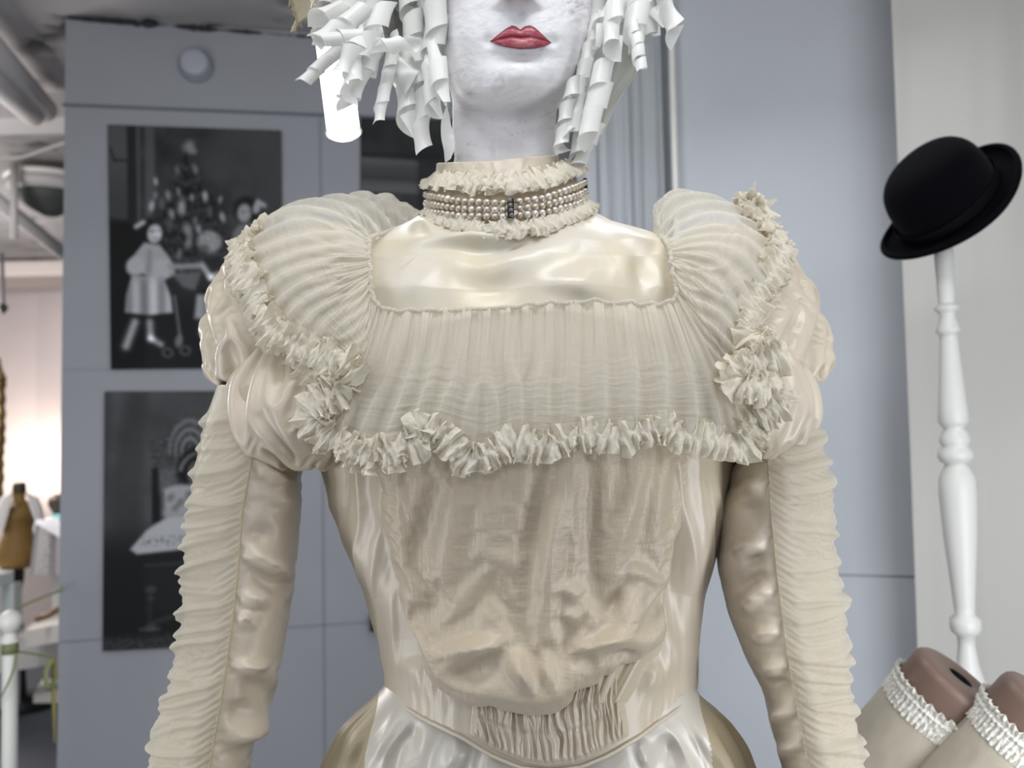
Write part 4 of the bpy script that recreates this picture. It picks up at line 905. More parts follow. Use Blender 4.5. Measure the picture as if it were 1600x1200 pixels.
N = outward(V, normals(V, True), np.array([V[..., 0].mean(), hY, V[..., 2].mean()]))
rough = .0003*fbm(px/18, py/16, 4, 51)+.0002*ridge(px/30+py/90, py/30, 52)*ss(-50, 20, py)+.0006*fbm(px/50, py/50, 2, 53)
V = V+np.array([0, -1, 0])*h[..., None]+N*(rough*(st > -2))[..., None]
base = np.array(lin((232, 230, 234)))
sm1 = ss(.25, .9, fbm(px/20, py/16, 5, 61)); gr = np.clip(sm1*.32, 0, 1)
dirt = np.clip(fx(898, 12, 22, 22)+.6*fx(780, 128, 18, 12)+.15*fx(800, 222, 40, 20), 0, 1)*ss(-.1, .6, fbm(px/9, py/8, 4, 64))*.7
nost = np.clip(1.3*fx(797, 8, 8, 6)+1.3*fx(822, 7, 8, 6), 0, 1)+.4*fx(809, 12, 24, 5)
cc = base*(1-gr[..., None]*.25)*(1-.5*dirt[..., None]); cc = cc*(1-np.clip(nost*1.3, 0, 1)[..., None]*np.array([.62, .74, .76]))
ln_ = ss(.93, .99, ridge(px/60+py/23, py/55, 88))*.25*ss(-.2, .5, vn(px/30, py/30, 89)); cc = cc*(1-ln_[..., None])
grid('head', V, tone_mat('chalky_foam', .5, .4), hd, wrap=True, col=np.broadcast_to(cc, V.shape).copy())
face_xy = (px, py, V, st)
# lips
def face_Y(ax, ay):
    sel = (st[0] > .2); A = px[:, sel]; Bv = V[:, sel, 1]; out = np.empty(np.shape(ax)); fa, fb = np.ravel(ax), np.ravel(ay); o = out.ravel()
    for i in range(fa.size):
        k = int(np.argmin(np.abs(py[:, 0]-fb[i]))); o[i] = np.interp(fa[i], A[k][::-1], Bv[k][::-1])
    return o.reshape(np.shape(ax))
lu = np.linspace(0, 1, 90); xs = lerp(765, 862, lu)
topy = np.interp(xs, [765, 778, 790, 800, 806, 813, 820, 829, 836, 848, 862], [65, 54, 45, 39.5, 41, 46, 41, 39.5, 43, 54, 67])
midy = np.interp(xs, [765, 785, 800, 813, 830, 845, 862], [65, 60, 57, 58.5, 57, 61, 67]); boty = np.interp(xs, [765, 778, 790, 813, 835, 850, 862], [65, 70.5, 74, 77.5, 76.5, 73, 67])
vv = np.linspace(0, 1, 50)[:, None]
ly = np.where(vv < .5, lerp(topy, midy, np.minimum(vv*2, 1)), lerp(midy, boty, np.maximum(vv*2-1, 0))); lx = xs[None]+0*vv
bul = (np.sin(np.clip(vv*2, 0, 1)*math.pi)**.6*(vv < .5)*.0030+np.sin(np.clip(vv*2-1, 0, 1)*math.pi)**.6*(vv >= .5)*.0042)*np.sin(lu*math.pi)[None]**.6
LV = W(lx, ly, face_Y(lx, ly)-.0012-bul)
dk, pk, ro = np.array(lin((112, 30, 46))), np.array(lin((196, 120, 128))), np.array(lin((158, 62, 78)))
edge_ = np.clip(1.3-np.minimum(vv, 1-vv)*12, 0, 1)+np.exp(-((vv-.5)/.035)**2)*.8+np.clip(1-np.minimum(lu, 1-lu)*16, 0, 1)[None]; edge_ = np.clip(edge_, 0, 1)
pinkm = np.clip(1.3*np.exp(-((lx-816)/17)**2-((ly-68)/4.5)**2)*1.1+.55*np.exp(-((lx-822)/14)**2-((ly-52)/3)**2)+.45*np.exp(-((lx-790)/14)**2-((ly-51)/3)**2)+.25*fbm(lx/6, ly/3, 3, 9), 0, 1)
lc = lerp(ro, pk, pinkm[..., None]); lc = lerp(lc, dk, edge_[..., None]*.95)
grid('lips', LV, tone_mat('lip_paint', .3, .5), hd, col=lc)
# hidden trunk and stand carrying the dress
tp = W(800, 330, .94); 
lathe('torso', (tp[0], .945, tp[2]+.0), (tp[0], .945, .80), smoothprof([(0, .050), (.08, .07), (.25, .085), (.6, .08), (.85, .07), (1, .06)], 50), M['plaster'], hd)
lathe('stand_pole', (tp[0], .945, .82), (tp[0], .945, .02), [(0, .016), (1, .016)], M['black'], hd)
lathe('stand_base', (tp[0], .945, .02), (tp[0], .945, .0), [(0, .14), (.5, .16), (1, .16)], M['black'], hd)

# ------------------------------------------------------------------ ribbon wig
wig = thing('ribbon_wig', W(805, -300, .95), 'wig of curled white plastic ribbons on the mannequin head', 'wig')
def curl_verts(p0, p1, rad, width, turns, ph, sag=.0, seed=0, rend=None, n=120):
    p0, p1 = np.array(p0), np.array(p1); s = np.linspace(0, 1, n); A = lerp(p0, p1, s[:, None]); A[:, 2] -= sag*np.sin(s*math.pi)
    A = A + .0035*np.stack([vn(s*3, 0, seed), vn(s*3, 4, seed), 0*s], -1)
    t, u, v = frame_of(p0, p1); a = ph+turns*2*math.pi*s
    rr = lerp(rad, rend if rend is not None else rad, s)*(1+.18*vn(s*4, 7, seed)); rr = rr*ss(-.3, .25, s)
    C = A+rr[:, None]*(np.cos(a)[:, None]*u+np.sin(a)[:, None]*v)
    T = np.gradient(C, axis=0); T /= np.linalg.norm(T, axis=1, keepdims=True); rad_d = np.cos(a)[:, None]*u+np.sin(a)[:, None]*v
    wd = np.cross(T, rad_d); wd /= np.linalg.norm(wd, axis=1, keepdims=True)
    q = np.linspace(-.5, .5, 7)[:, None, None]
    return C[None]+wd[None]*q*width+rad_d[None]*(-.6*(q**2)*width*.25)
def ribbon(p0, p1, rad=.007, width=.015, turns=2, ph=0, sag=0, seed=0, rend=None):
    if turns > .75: turns = np.linalg.norm(np.array(p1)-p0)/width*(.7+.35*random.Random(seed).random())
    V = curl_verts(p0, p1, rad, width, turns, ph, sag, seed, rend); grid('ribbon_curl', V, M['ribbon'], wig)
rg = random.Random(77)
# locks that stand clear of the mass: start, end (px, py), coil radius, width, turns
locks = [((548, 62), (477, 125), .0085, .020, 1.0), ((575, 10), (505, 62), .011, .026, 1.2), ((600, 50), (543, 160), .012, .030, .9), ((600, 10), (560, 95), .011, .026, 1.2), ((618, 60), (592, 188), .0075, .019, 1.5),
 ((640, 70), (634, 205), .012, .030, 1.1), ((652, 90), (660, 230), .011, .030, 1.0), ((668, 90), (680, 178), .0095, .022, 1.1), ((650, 66), (580, 72), .0075, .020, 1.5), ((532, 15), (500, 30), .013, .026, 1),
 ((560, 60), (498, 62), .009, .020, .8), ((690, 130), (703, 252), .0035, .014, .6), ((682, 80), (690, 150), .010, .024, 1.2), ((620, 100), (655, 160), .011, .030, .7), ((570, 60), (535, 110), .010, .030, .8), ((560, 100), (540, 155), .009, .024, .7),
 ((935, 20), (905, 138), .0085, .021, 1.5), ((918, 70), (893, 205), .0085, .022, 1.4), ((945, 100), (918, 215), .012, .028, 1.1), ((1028, -30), (1056, 56), .0085, .030, 1.0), ((1000, -20), (990, 50), .012, .026, 1.2),
 ((960, 0), (955, 80), .012, .026, 1.2), ((992, 40), (1000, 108), .008, .012, 1.0), ((925, 150), (905, 240), .011, .026, 1.0), ((896, 130), (876, 225), .009, .020, .8), ((930, 200), (900, 262), .009, .026, 1.2), ((980, -10), (930, 60), .012, .026, 1.3), ((886, 180), (882, 235), .007, .020, .7)]
for (a, b, r_, w_, tn) in locks:
    Yl = rg.uniform(.85, .91); ribbon(W(a[0], a[1], Yl), W(b[0], b[1], Yl-.01), r_, w_, tn, rg.uniform(0, 6), 0, rg.randint(0, 999), rend=r_*.75)
# the dense mass: left, right, and over the crown
for k in range(44):
    x0 = rg.uniform(530, 690); y0 = rg.uniform(-150, 20); x1 = x0+rg.uniform(-50, 15); y1 = y0+rg.uniform(60, 130)
    y1 = min(y1, np.interp(x1, [480, 530, 600, 650, 690], [40, 90, 125, 150, 165])-rg.uniform(0, 30))
    if abs(y1-y0) < 30: y0 = y1-60
    Yl = rg.uniform(.87, .99); ribbon(W(x0, y0, Yl), W(x1, y1, Yl), rg.uniform(.009, .014), rg.uniform(.022, .032), rg.uniform(.8, 1.5), rg.uniform(0, 6), 0, rg.randint(0, 999))
for k in range(24):
    x0 = rg.uniform(925, 1025); y0 = rg.uniform(-170, -20); x1 = x0+rg.uniform(-15, 25); y1 = y0+rg.uniform(70, 140); y1 = min(y1, np.interp(x1, [920, 960, 1010, 1050], [150, 110, 50, 20]))
    Yl = rg.uniform(.90, 1.0); ribbon(W(x0, y0, Yl), W(x1, y1, Yl), rg.uniform(.009, .013), rg.uniform(.022, .030), rg.uniform(.8, 1.5), rg.uniform(0, 6), 0, rg.randint(0, 999))
# wig cap: translucent film base behind the locks
def film(name, pts_px, Ya, Yb, seed, m):
    p = np.array(pts_px, float); L = catmull(p[:, :2], 80); Rg = catmull(p[:, 2:], 80); u = np.linspace(0, 1, 60)[None, :, None]
    B = lerp(L[:, None], Rg[:, None], u); v = np.linspace(0, 1, 80)[:, None]; u = u[..., 0]
    Yv = lerp(Ya, Yb, v)+.010*fbm(u*4, v*2, 3, seed)+.018*np.sin(u*math.pi); return grid(name, W(B[..., 0], B[..., 1], Yv), m, wig, thick=.0006)
M['film'] = mat('milky_film', (226, 226, 220), .45, .4, transl=.45)
film('wig_backing', [(895, -240, 1060, -200), (905, -100, 1062, -60), (905, 0, 1048, 10), (900, 60, 1012, 66), (890, 110, 992, 118), (884, 150, 965, 160), (878, 190, 940, 215)], .97, .95, 5, M['film'])
film('wig_backing', [(540, -240, 720, -240), (520, -100, 712, -100), (530, 0, 705, 0), (552, 40, 702, 50), (590, 80, 700, 90), (630, 110, 700, 130), (660, 140, 702, 170)], .99, .97, 8, M['film'])
# crown cap
f = np.linspace(.02, 1.35, 60)[:, None]; a = np.arange(160)[None]/160*2*math.pi; c = W(805, -190, .955)
V = c+np.stack([.094*np.sin(f)*np.cos(a), .116*np.sin(f)*np.sin(a)+0*f, .115*np.cos(f)+0*a], -1); V += .003*fbm(a*3+0*f, f*6, 3, 3)[..., None]
grid('wig_cap', V, M['film'], wig, wrap=True)

# ------------------------------------------------------------------ lace hat, its frayed brim corner shows at the top left
M['lace'] = mat('cream_lace', (232, 224, 204), .8, .2, bump=[(400, .6, (1,1,1))], transl=.4)
nt = M['lace'].node_tree; out = nt.nodes['Material Output']; src = out.inputs[0].links[0].from_socket
vo = nt.nodes.new('ShaderNodeTexVoronoi'); vo.feature = 'DISTANCE_TO_EDGE'; vo.inputs['Scale'].default_value = 420; tcn = nt.nodes.new('ShaderNodeTexCoord'); nt.links.new(tcn.outputs['Object'], vo.inputs['Vector'])
gt = nt.nodes.new('ShaderNodeMath'); gt.operation = 'LESS_THAN'; gt.inputs[1].default_value = .22; nt.links.new(vo.outputs['Distance'], gt.inputs[0])
tp_ = nt.nodes.new('ShaderNodeBsdfTransparent'); mx = nt.nodes.new('ShaderNodeMixShader'); nt.links.new(gt.outputs[0], mx.inputs[0]); nt.links.new(tp_.outputs[0], mx.inputs[1]); nt.links.new(src, mx.inputs[2]); nt.links.new(mx.outputs[0], out.inputs[0])
hc = W(790, -270, .97); hat = thing('lace_hat', hc, 'cream lace hat on the ribbon wig, frayed brim corner at the top edge', 'hat')
a = np.arange(500)[None]/500*2*math.pi; f = np.linspace(0, 1, 60)[:, None]
tipd = np.exp(-((np.mod(a, 2*math.pi)-math.radians(192))/.75)**2)
rx = lerp(.10, .235+.012*np.sin(a*9), f)+.025*tipd*f; ry = lerp(.12, .23, f)
zt = -.035*f**2-.012*np.sin(a*5)*f; 
V = hc+np.stack([rx*np.cos(a), ry*np.sin(a), zt+0*a], -1)
tip = W(462, 22, V[-1, int(192/360*500), 1]); dlt = tip-V[-1, int(192/360*500)]; V = V+tipd[..., None]*(f**1.6)[..., None]*dlt
grid('brim', V, M['lace'], hat, wrap=True, thick=.0008)
f2 = np.linspace(.03, 1.5, 40)[:, None]; Vc = hc+np.stack([.105*np.sin(f2)*np.cos(a), .125*np.sin(f2)*np.sin(a), .09*np.cos(f2)+0*a], -1); grid('crown', Vc, M['lace'], hat, wrap=True)
ed = V[-1]; rg = random.Random(3); fr_ = []
for i in range(230, 330):
    for q in range(2):
        p = lerp(ed[i], ed[i+1], rg.random()); l_ = rg.uniform(.002, .007); d_ = np.array([rg.uniform(-.6, .6), rg.uniform(-.4, .4), -1]); g_ = tube_grid([p, p+d_*l_*.5+[rg.uniform(-1, 1)*.001, 0, 0], p+d_*l_], [.0006, .0005, .0002], 5)
        nn, mm = g_.shape[:2]; fr_.append((g_.reshape(-1, 3), [(a_*mm+b_, a_*mm+(b_+1) % mm, (a_+1)*mm+(b_+1) % mm, (a_+1)*mm+b_) for a_ in range(nn-1) for b_ in range(mm)]))
join_raw('frayed_edge', fr_, mat('lace_thread', (196, 182, 152), .8), hat)
tube('brim_wire', ed[220:340:3], .0014, mat('brim_binding', (190, 178, 150), .8), hat, 6)

# ------------------------------------------------------------------ bowler hat on a turned stand
HY = 1.55
M['felt'] = mat('black_felt', (4, 4, 8), .9, .06, sheen=.02, bump=[(500, .15, (1,1,1))])
ctr = W(1483, 322, HY); tilt = math.radians(-47); ax_u = np.array([math.cos(-tilt), .0, math.sin(-tilt)]); up = np.array([-math.sin(-tilt)*.90, -.38, math.cos(-tilt)*.90]); up /= np.linalg.norm(up)
ax_u = ax_u-up*(ax_u@up); ax_u /= np.linalg.norm(ax_u); ax_v = np.cross(up, ax_u)
bw = thing('bowler_hat', ctr, 'black felt bowler hat tilted on the white turned stand', 'hat')
a = np.arange(200)/200*2*math.pi
def hp(r1, r2, z): return ctr+(r1*np.cos(a))[:, None]*ax_u+(r2*np.sin(a))[:, None]*ax_v+np.asarray(z)[..., None]*up
cr_ = [(.010, .008, .113), (.034, .028, .111), (.055, .046, .105), (.070, .060, .094), (.081, .070, .076), (.087, .074, .052), (.088, .075, .028), (.088, .075, .010), (.087, .074, .0)]
cp = catmull([(x*112, y*112, z*107) for x, y, z in cr_], 60)/100
grid('crown', np.array([hp(q[0], q[1], np.full(200, q[2])) for q in cp]), M['felt'], bw, wrap=True, cap=True)
br = []
for q in np.linspace(0, 1, 30):
    r1 = lerp(.100, .142, q); r2 = lerp(.081, .112, q); z = -.002-.010*math.sin(q*1.6)+(np.abs(np.cos(a))**1.8*.020)*q**2
    br.append(hp(r1, r2, z))
for q in np.linspace(0, 1, 10): 
    an = q*math.pi*1.3; r1 = .142+.004*math.sin(an); r2 = .112+.004*math.sin(an); z = br[29] ; z2 = -.012+np.abs(np.cos(a))**1.8*.020+.0045*(1-math.cos(an)); br.append(hp(r1, r2, z2))
grid('brim', np.array(br), M['felt'], bw, wrap=True, thick=.003)
grid('hat_band', np.array([hp(.1055, .0860, np.full(200, z)) for z in (0, .006, .018, .024)]), mat('grosgrain_band', (3, 3, 5), .8, .1), bw, wrap=True, thick=.001)
sa = W(1473, 370, HY); sb = W(1514, 1070, HY); s_up = sa-sb; ht = np.linalg.norm(s_up)
gd = sb-(sa-sb)/ht*(sb[2]/((sa-sb)/ht)[2])    # foot on the floor
# profile in terms of py along the pole: (py, half width px)
pr_ = [(372, 13), (405, 14), (475, 12), (479, 12), (481, 17.5), (487, 18), (491, 13), (498, 11), (508, 14), (517, 17), (523, 18), (526, 13), (540, 13.5), (600, 17.5), (645, 21), (664, 22), (670, 18), (675, 14), (683, 20), (694, 22), (700, 20), (703, 18), (708, 24), (718, 26), (726, 22), (730, 15), (738, 20), (752, 26), (775, 27), (840, 24), (900, 19), (950, 15), (962, 14), (970, 22), (978, 22), (983, 22), (990, 20), (996, 13), (1010, 12), (1040, 16), (1062, 22), (1072, 26)]
tot = np.linalg.norm(sa-gd); prof = [((y-370)/(1070-370)*ht/tot, h*HY/FPX) for y, h in pr_]; prof = [(0, .004)]+prof+[(prof[-1][0]+.012, .028), (.93, .030), (.94, .06), (.99, .11), (1, .11)]
hs = thing('hat_stand', gd, 'white turned wooden stand holding the bowler hat before the curtain', 'stand')
lathe('spindle', sa, gd, prof[:-4], M['stand_white'], hs, 48); lathe('foot', gd-(gd-sa)*.07, gd, [(0, .032), (.2, .06), (.8, .11), (1, .11)], M['stand_white'], hs, 48)

# ------------------------------------------------------------------ stocking legs at the lower right
M['brownleg'] = mat('brown_plastic', (112, 90, 80), .42, .45, bump=[(60, .04, (1,1,1))])
M['stocking'] = mat('old_ivory_knit', (182, 173, 158), .8, .2, bump=[(500, .3, (1,1,1))], vary=(20, .12), sheen=.2)
M['lacewhite'] = mat('white_lace', (232, 230, 222), .7, .2, bump=[(300, .7, (1,1,1))], transl=.15)
def leg(tx, ty, YY, rad, lab1, lab2):
    a = W(tx, ty, YY); a2 = W(tx-77, ty+152, YY-.015); t_ = (a2-a)/np.linalg.norm(a2-a); t_ = t_+np.array([0, .42, 0]); t_ /= np.linalg.norm(t_)
    endp = a+t_*((a[2]-.06)/-t_[2]); full = np.linalg.norm(endp-a)
    root = thing('leg_form', endp, lab1, 'display leg', 'brown display legs')
    g = np.array; pf = [(0, .004), (0, .020), (-.0, .0215)]
    # top disc with a socket hole, rounded shoulder, then the tapering thigh
    pr = [(.030, .012), (.0301, .0170), (.0010, .0172), (0, .0185), (0, rad*.80), (.0015, rad*.90), (.006, rad*.97), (.014, rad), (.04, rad*1.0), (.2, rad*1.0), (.45, rad*.72), (.62, rad*.66), (.9, rad*.42)]
    lathe('leg_body', a, a+t_, [(s, r) for s, r in pr if s < full-.05]+[(full, rad*.4)], M['brownleg'], root, 80)
    _, u, v = frame_of(a, a+t_)
    grid('socket', np.array([[a+t_*q_+r*(math.cos(q)*u+math.sin(q)*v) for q in np.arange(32)/32*2*math.pi] for r, q_ in ((.0166, .0012), (.0163, .006), (.0160, .020), (.0005, .021))]), M['black'], root, wrap=True)  # darkness of the hole put in as a black lining
    st_ = thing('stocking', a+t_*.3, lab2, 'stocking', 'ivory stockings with lace tops')
    sv_ = np.linspace(.056, min(full-.05, .95), 120); an = np.arange(160)/160*2*math.pi; V = []
    for s in sv_:
        rr = np.interp(s, [0, .2, .45, .62, .95], [rad*1.03, rad*1.035, rad*.76, rad*.70, rad*.46])+.0008*vn(an*4, s*30, 5); V.append(a+t_*s+rr[:, None]*(np.cos(an)[:, None]*u+np.sin(an)[:, None]*v))
    grid('knit_tube', np.array(V), M['stocking'], st_, wrap=True)
    # gathered lace band: upper frill, flat band, scalloped lower edge
    s_ = np.linspace(0, 1, 60)[:, None]; an = np.arange(900)[None]/900*2*math.pi
    fr_t = (1-ss(0, .32, s_)); rr = rad*1.045+.0028*fr_t*np.sin(an*58+2*vn(an*12, 0, 3))+.0030*fr_t+.0012*np.sin(an*58)*ss(.3, .5, s_)+.0018*np.exp(-((s_-.36)/.06)**2)+.0012*fbm(an*22, s_*6, 3, 8)
    al = lerp(.040, .078, s_)+.0022*np.abs(np.sin(an*17))*ss(.7, 1, s_)-.002*fr_t*np.sin(an*29)
    V = a+t_*al[..., None]+rr[..., None]*(np.cos(an)[..., None]*u+np.sin(an)[..., None]*v); grid('lace_band', V, M['lacewhite'], st_, wrap=True, thick=.0006)
leg(1502, 1058, 1.18, .064, 'brown display leg with round socket, left of the two by the hat stand', 'ivory stocking with white lace top on the left display leg')
leg(1643, 1098, 1.09, .060, 'brown display leg cut by the right edge of the photo', 'spotted ivory stocking with lace top on the rightmost display leg')

# ------------------------------------------------------------------ far room at the left
M['pink'] = mat('warm_white_wall', (214, 204, 204), .8, .15, vary=(2, .05))
fa, fb = W(-300, 600, 7.2), W(56, 600, 6.9)
struct(slab('wall_far', fa, fb, 0, ceil_z, .1, M['pink'])); fc = W(230, 600, 6.4); struct(slab('wall_far_side', fb, fc, 0, ceil_z, .1, M['pink']))
zb = W(60, 452, 6.6)[2]; zc = ceil_z-.02
struct(box('trim_8', (W(20, 440, 6.3)[0], 6.3, (zb+zc)/2), (3.2, .5, zc-zb), mat('far_beam', (206, 196, 192), .8), bevel=.01))
struct(box('trim_9', (W(60, 330, 3.2)[0]-.2, 3.2, ceil_z-.05), (1.7, .16, .11), mat('near_beam', (176, 172, 172), .8), bevel=.01))
# ceiling ducts and pipes
def pipe(name, a, b, r_, m, label): o = tube(name, [a, lerp(a, b, .5), b], r_, m, None, 20); return tag(o, label, 'pipe')
M['duct'] = mat('painted_duct', (186, 182, 182), .6, .3)
pipe('ceiling_pipe', W(-60, 25, 2.35), W(68, 172, 3.05), .048, M['duct'], 'thick upper white pipe running along the plaster ceiling at the left')
pipe('ceiling_pipe', W(-70, 75, 2.4), W(52, 180, 3.0), .040, M['duct'], 'lower white pipe just below the thick ceiling pipe')
pipe('ceiling_pipe', W(-40, 285, 3.7), W(110, 405, 4.3), .034, M['duct'], 'sloping white pipe crossing under the round ceiling lamp')
pipe('drop_pipe', W(22, 255, 3.75), W(22, 372, 3.75), .016, M['duct'], 'short upright white pipe left of the round ceiling lamp')
t = catmull([W(-20, 246, 3.6), W(30, 246, 3.6), W(70, 233, 3.55), W(110, 220, 3.5)], 30); tag(tube('ceiling_cable', t, .006, M['duct'], None, 8), 'thin cable curving below the ceiling in the left room', 'cable')
c = W(80, 296, 4.0); lp = thing('ceiling_lamp', c, 'round white ventilated ceiling lamp in the left room', 'lamp')
lathe('lamp_body', c+[0, 0, .05], c-[0, 0, .04], smoothprof([(0, .14), (.25, .19), (.6, .20), (.85, .17), (1, .08)], 40), M['duct'], lp, 40)
lathe('lamp_rim', c+[0, 0, .055], c+[0, 0, .03], [(0, .2), (.5, .21), (1, .2)], M['white'], lp, 40)
lathe('lamp_shade', c-[0, 0, .03], c-[0, 0, .13], smoothprof([(0, .16), (.5, .12), (1, .03)], 20), mat('dark_shade', (60, 62, 62), .6), lp, 30)
t = [W(3, 395, 4.1), W(4, 440, 4.1), W(5, 480, 4.1)]; hk_ = thing('hanging_hook', t[0], 'thin grey rod hanging from the ceiling at the far left edge', 'hook')
tube('rod', t, .009, mat('grey_rod', (120, 118, 122), .5), hk_, 8); lathe('tip', W(5, 474, 4.1), W(5, 490, 4.1), smoothprof([(0, .008), (.4, .022), (1, .006)], 14), mat('dark_tip', (50, 48, 40), .5), hk_, 14)
# gilt mirror frame at the left edge
M['gilt'] = mat('dull_gilt', (122, 98, 52), .45, .5, metal=.4, vary=(25, .4), bump=[(60, .8, (1,1,1))])
mirror = thing('gilt_frame', W(-20, 780, 4.6), 'ornate dark gilt frame cut by the left edge of the photo', 'frame')
pts = catmull([W(-6, 560, 4.6), W(0, 600, 4.6), W(2, 650, 4.6), W(-2, 700, 4.6), W(0, 740, 4.6), W(-4, 800, 4.6)], 240); s = np.linspace(0, 1, 240)
tube('carved_upright', pts, .020+.014*np.exp(-((s-.3)/.09)**2)+.010*np.exp(-((s-.66)/.08)**2)+.003*np.sin(s*90), M['gilt'], mirror, 18)
tube('inner_rail', [W(-10, 600, 4.62), W(-10, 800, 4.62)], .02, M['gilt'], mirror, 10)
pl_ = [W(-140, 570, 4.66), W(-8, 570, 4.66), W(-8, 800, 4.66), W(-140, 800, 4.66)]; join_raw('mirror_panel', [(pl_+[p+[0, .02, 0] for p in pl_], [(0,1,2,3), (7,6,5,4), (0,4,5,1), (1,5,6,2), (2,6,7,3), (3,7,4,0)])], mat('mirror_backing', (120, 112, 110), .3), mirror, smooth=False)
# old dress form
FY = 3.9; k = FY/FPX
df = thing('dress_form', W(30, 1085, FY), 'old brown dress form on a black stand in the left room', 'dress form')
prf = [(764, 8), (768, 9), (780, 9), (786, 14), (792, 22), (805, 25), (815, 23), (830, 20), (845, 24), (860, 28), (872, 28), (884, 24), (888, 12)]
a, b = W(30, 760, FY), W(27, 890, FY); lathe('form_body', a, b, smoothprof([((y-760)/130, h*k) for y, h in prf], 90), mat('aged_canvas', (138, 108, 62), .6, .3, vary=(9, .35), bump=[(30, .15, (1,1,1))]), df, 40)
lathe('neck_cap', W(30.4, 754, FY), W(30, 770, FY), smoothprof([(0, 7*k), (.2, 9*k), (1, 10*k)], 20), mat('dark_cap', (54, 42, 28), .5), df, 30)
lathe('stand_pole', W(28, 886, FY), W(33, 1010, FY), smoothprof([(0, 9*k), (.15, 8*k), (.3, 4*k), (.5, 3*k), (.75, 4*k), (1, 8*k)], 40), M['black'], df, 20)
fz = W(33, 1010, FY); lathe('stand_foot', fz, [fz[0], fz[1], .01], [(0, .03), (.4, .02), (.9, .03), (1, .2)], M['black'], df, 20)
# lace bolero on the form
bl = thing('lace_bolero', W(30, 770, FY), 'short white lace bolero on the brown dress form', 'jacket')
M['lacefar'] = mat('white_open_lace', (240, 236, 234), .8, bump=[(120, .5, (1,1,1))], alpha=.9)
for nm_, sgn in (('left_front', -1), ('right_front', 1)):
    u = np.linspace(0, 1, 40)[None]; v = np.linspace(0, 1, 60)[:, None]
    xi = np.interp(v, [0, .5, 1], [10, 16, 24]); xo = np.interp(v, [0, .15, .5, 1], [16, 30, 36, 40]); yy = lerp(lerp(768, 772, u), lerp(812, 812, u)+14*(1-u)*(sgn < 0), v)
    X_ = 30+sgn*lerp(xi, xo, u)*(1.0); Yy = FY-.02-.095*np.sqrt(np.clip(1-(u*.75+.1)**2, 0, 1))+.02*v+.006*np.sin(u*16); grid('bolero_front', W(X_, yy, Yy), M['lacefar'], bl, thick=.002)
# small dark head-shaped thing behind the tabletop
o = lathe('dark_vase', W(91, 812, 4.6), W(91, 772, 4.6), smoothprof([(0, .02), (.3, .03), (.6, .05), (.85, .045), (1, .015)], 24), mat('brown_glaze', (78, 64, 54), .4), None, 24); tag(o, 'small dark vase half hidden by the wall edge on the white tabletop', 'vase')
# white tabletops and cloths
def quadbox(name, cor, th_, m, parent=None):
    c_ = [np.array(q) for q in cor]; lo = [q-[0, 0, th_] for q in c_]; o = join_raw(name, [(c_+lo, [(0,1,2,3), (7,6,5,4), (0,4,5,1), (1,5,6,2), (2,6,7,3), (3,7,4,0)])], m, parent, smooth=False)
    return o
def plane_pts(pts, z):
    out = []
    for x, y in pts:
        d = R @ np.array([(x-800)/FPX, -(y-600)/FPX, -1]); out.append(CAM+d*((z-CAM[2])/d[2]))
    return out
z1 = W(90, 815, 4.4)[2]
td = thing('display_table', W(75, 900, 4.4)*[1, 1, 0], 'white table with sloping bright top beside the brown dress form', 'table')
quadbox('table_top', [W(46, 815, 4.2), W(110, 850, 3.9), W(130, 804, 4.7), W(86, 806, 4.8)], .03, mat('table_top_white', (232, 236, 244), .4), td)
for x_, Y_ in ((95, 4.0), (104, 4.6)): 
    p = W(x_, 846, Y_); box('leg', (p[0], p[1], p[2]/2-.03), (.05, .05, p[2]-.04), M['white'], td)
o = quadbox('teal_cloth', [W(80, 808, 4.55)+[0, 0, .012], W(100, 820, 4.3)+[0, 0, .012], W(118, 806, 4.5)+[0, 0, .012], W(98, 800, 4.7)+[0, 0, .012]], .010, mat('teal_fabric', (120, 176, 176), .7)); tag(o, 'folded teal cloth on the bright white tabletop', 'cloth')
# embroidered cloth hanging
u = np.linspace(0, 1, 120)[None]; v = np.linspace(0, 1, 120)[:, None]
X_ = lerp(lerp(56, 96, u), lerp(46, 98, u), v); Y_ = lerp(lerp(818, 842, u), lerp(898, 900, u), v); g = 1-ss(.1, .45, fbm(X_/3.2, Y_/4, 3, 5))*.45*np.exp(-((X_-lerp(80, 68, v))/9)**2)
col = np.array(lin((206, 200, 200)))*g[..., None]; o = grid('embroidered_cloth', W(X_, Y_, 3.86+.012*np.sin(u*9)+.05*u), tone_mat('embroidery', .8), col=col, thick=.002); tag(o, 'white embroidered cloth hanging below the bright tabletop', 'cloth')
def table(name, top, z_, th_, m, label, legs):
    P_ = plane_pts(top, z_); c_ = np.mean(P_, 0); t_ = thing(name, (c_[0], c_[1], 0), label, 'table'); quadbox('table_top', P_, th_, m, t_)
    for q in legs:
        p = lerp(P_[q[0]], c_, .12); box('leg', (p[0], p[1], (z_-th_)/2+.002), (.06, .06, z_-th_-.006), m, t_, bevel=.004)
    return t_
M['wt'] = mat('white_furniture', (216, 212, 206), .45)
table('low_table', [(-40, 905), (22, 893), (20, 870), (-40, 880)], .62, .05, mat('grey_white_top', (190, 196, 196), .4), 'pale low table left of the dress form stand', [(0,), (1,)])
table('bench', [(-60, 1010), (60, 992), (128, 978), (40, 972)], .34, .14, M['wt'], 'white bench in front of the dress form behind the bed post', [(0,), (2,)])
o = quadbox('white_board', plane_pts([(52, 1085), (100, 1080), (100, 1060), (66, 1062)], .06), .05, M['wt']); tag(o, 'white board lying on the dark floor by the wall edge', 'board')
o = quadbox('folded_linen', [W(40, 985, 3.5), W(98, 975, 3.4), W(110, 962, 3.7), W(66, 958, 3.9)], .07, mat('linen', (214, 208, 202), .8)); tag(o, 'folded white linen on the white bench', 'linen')
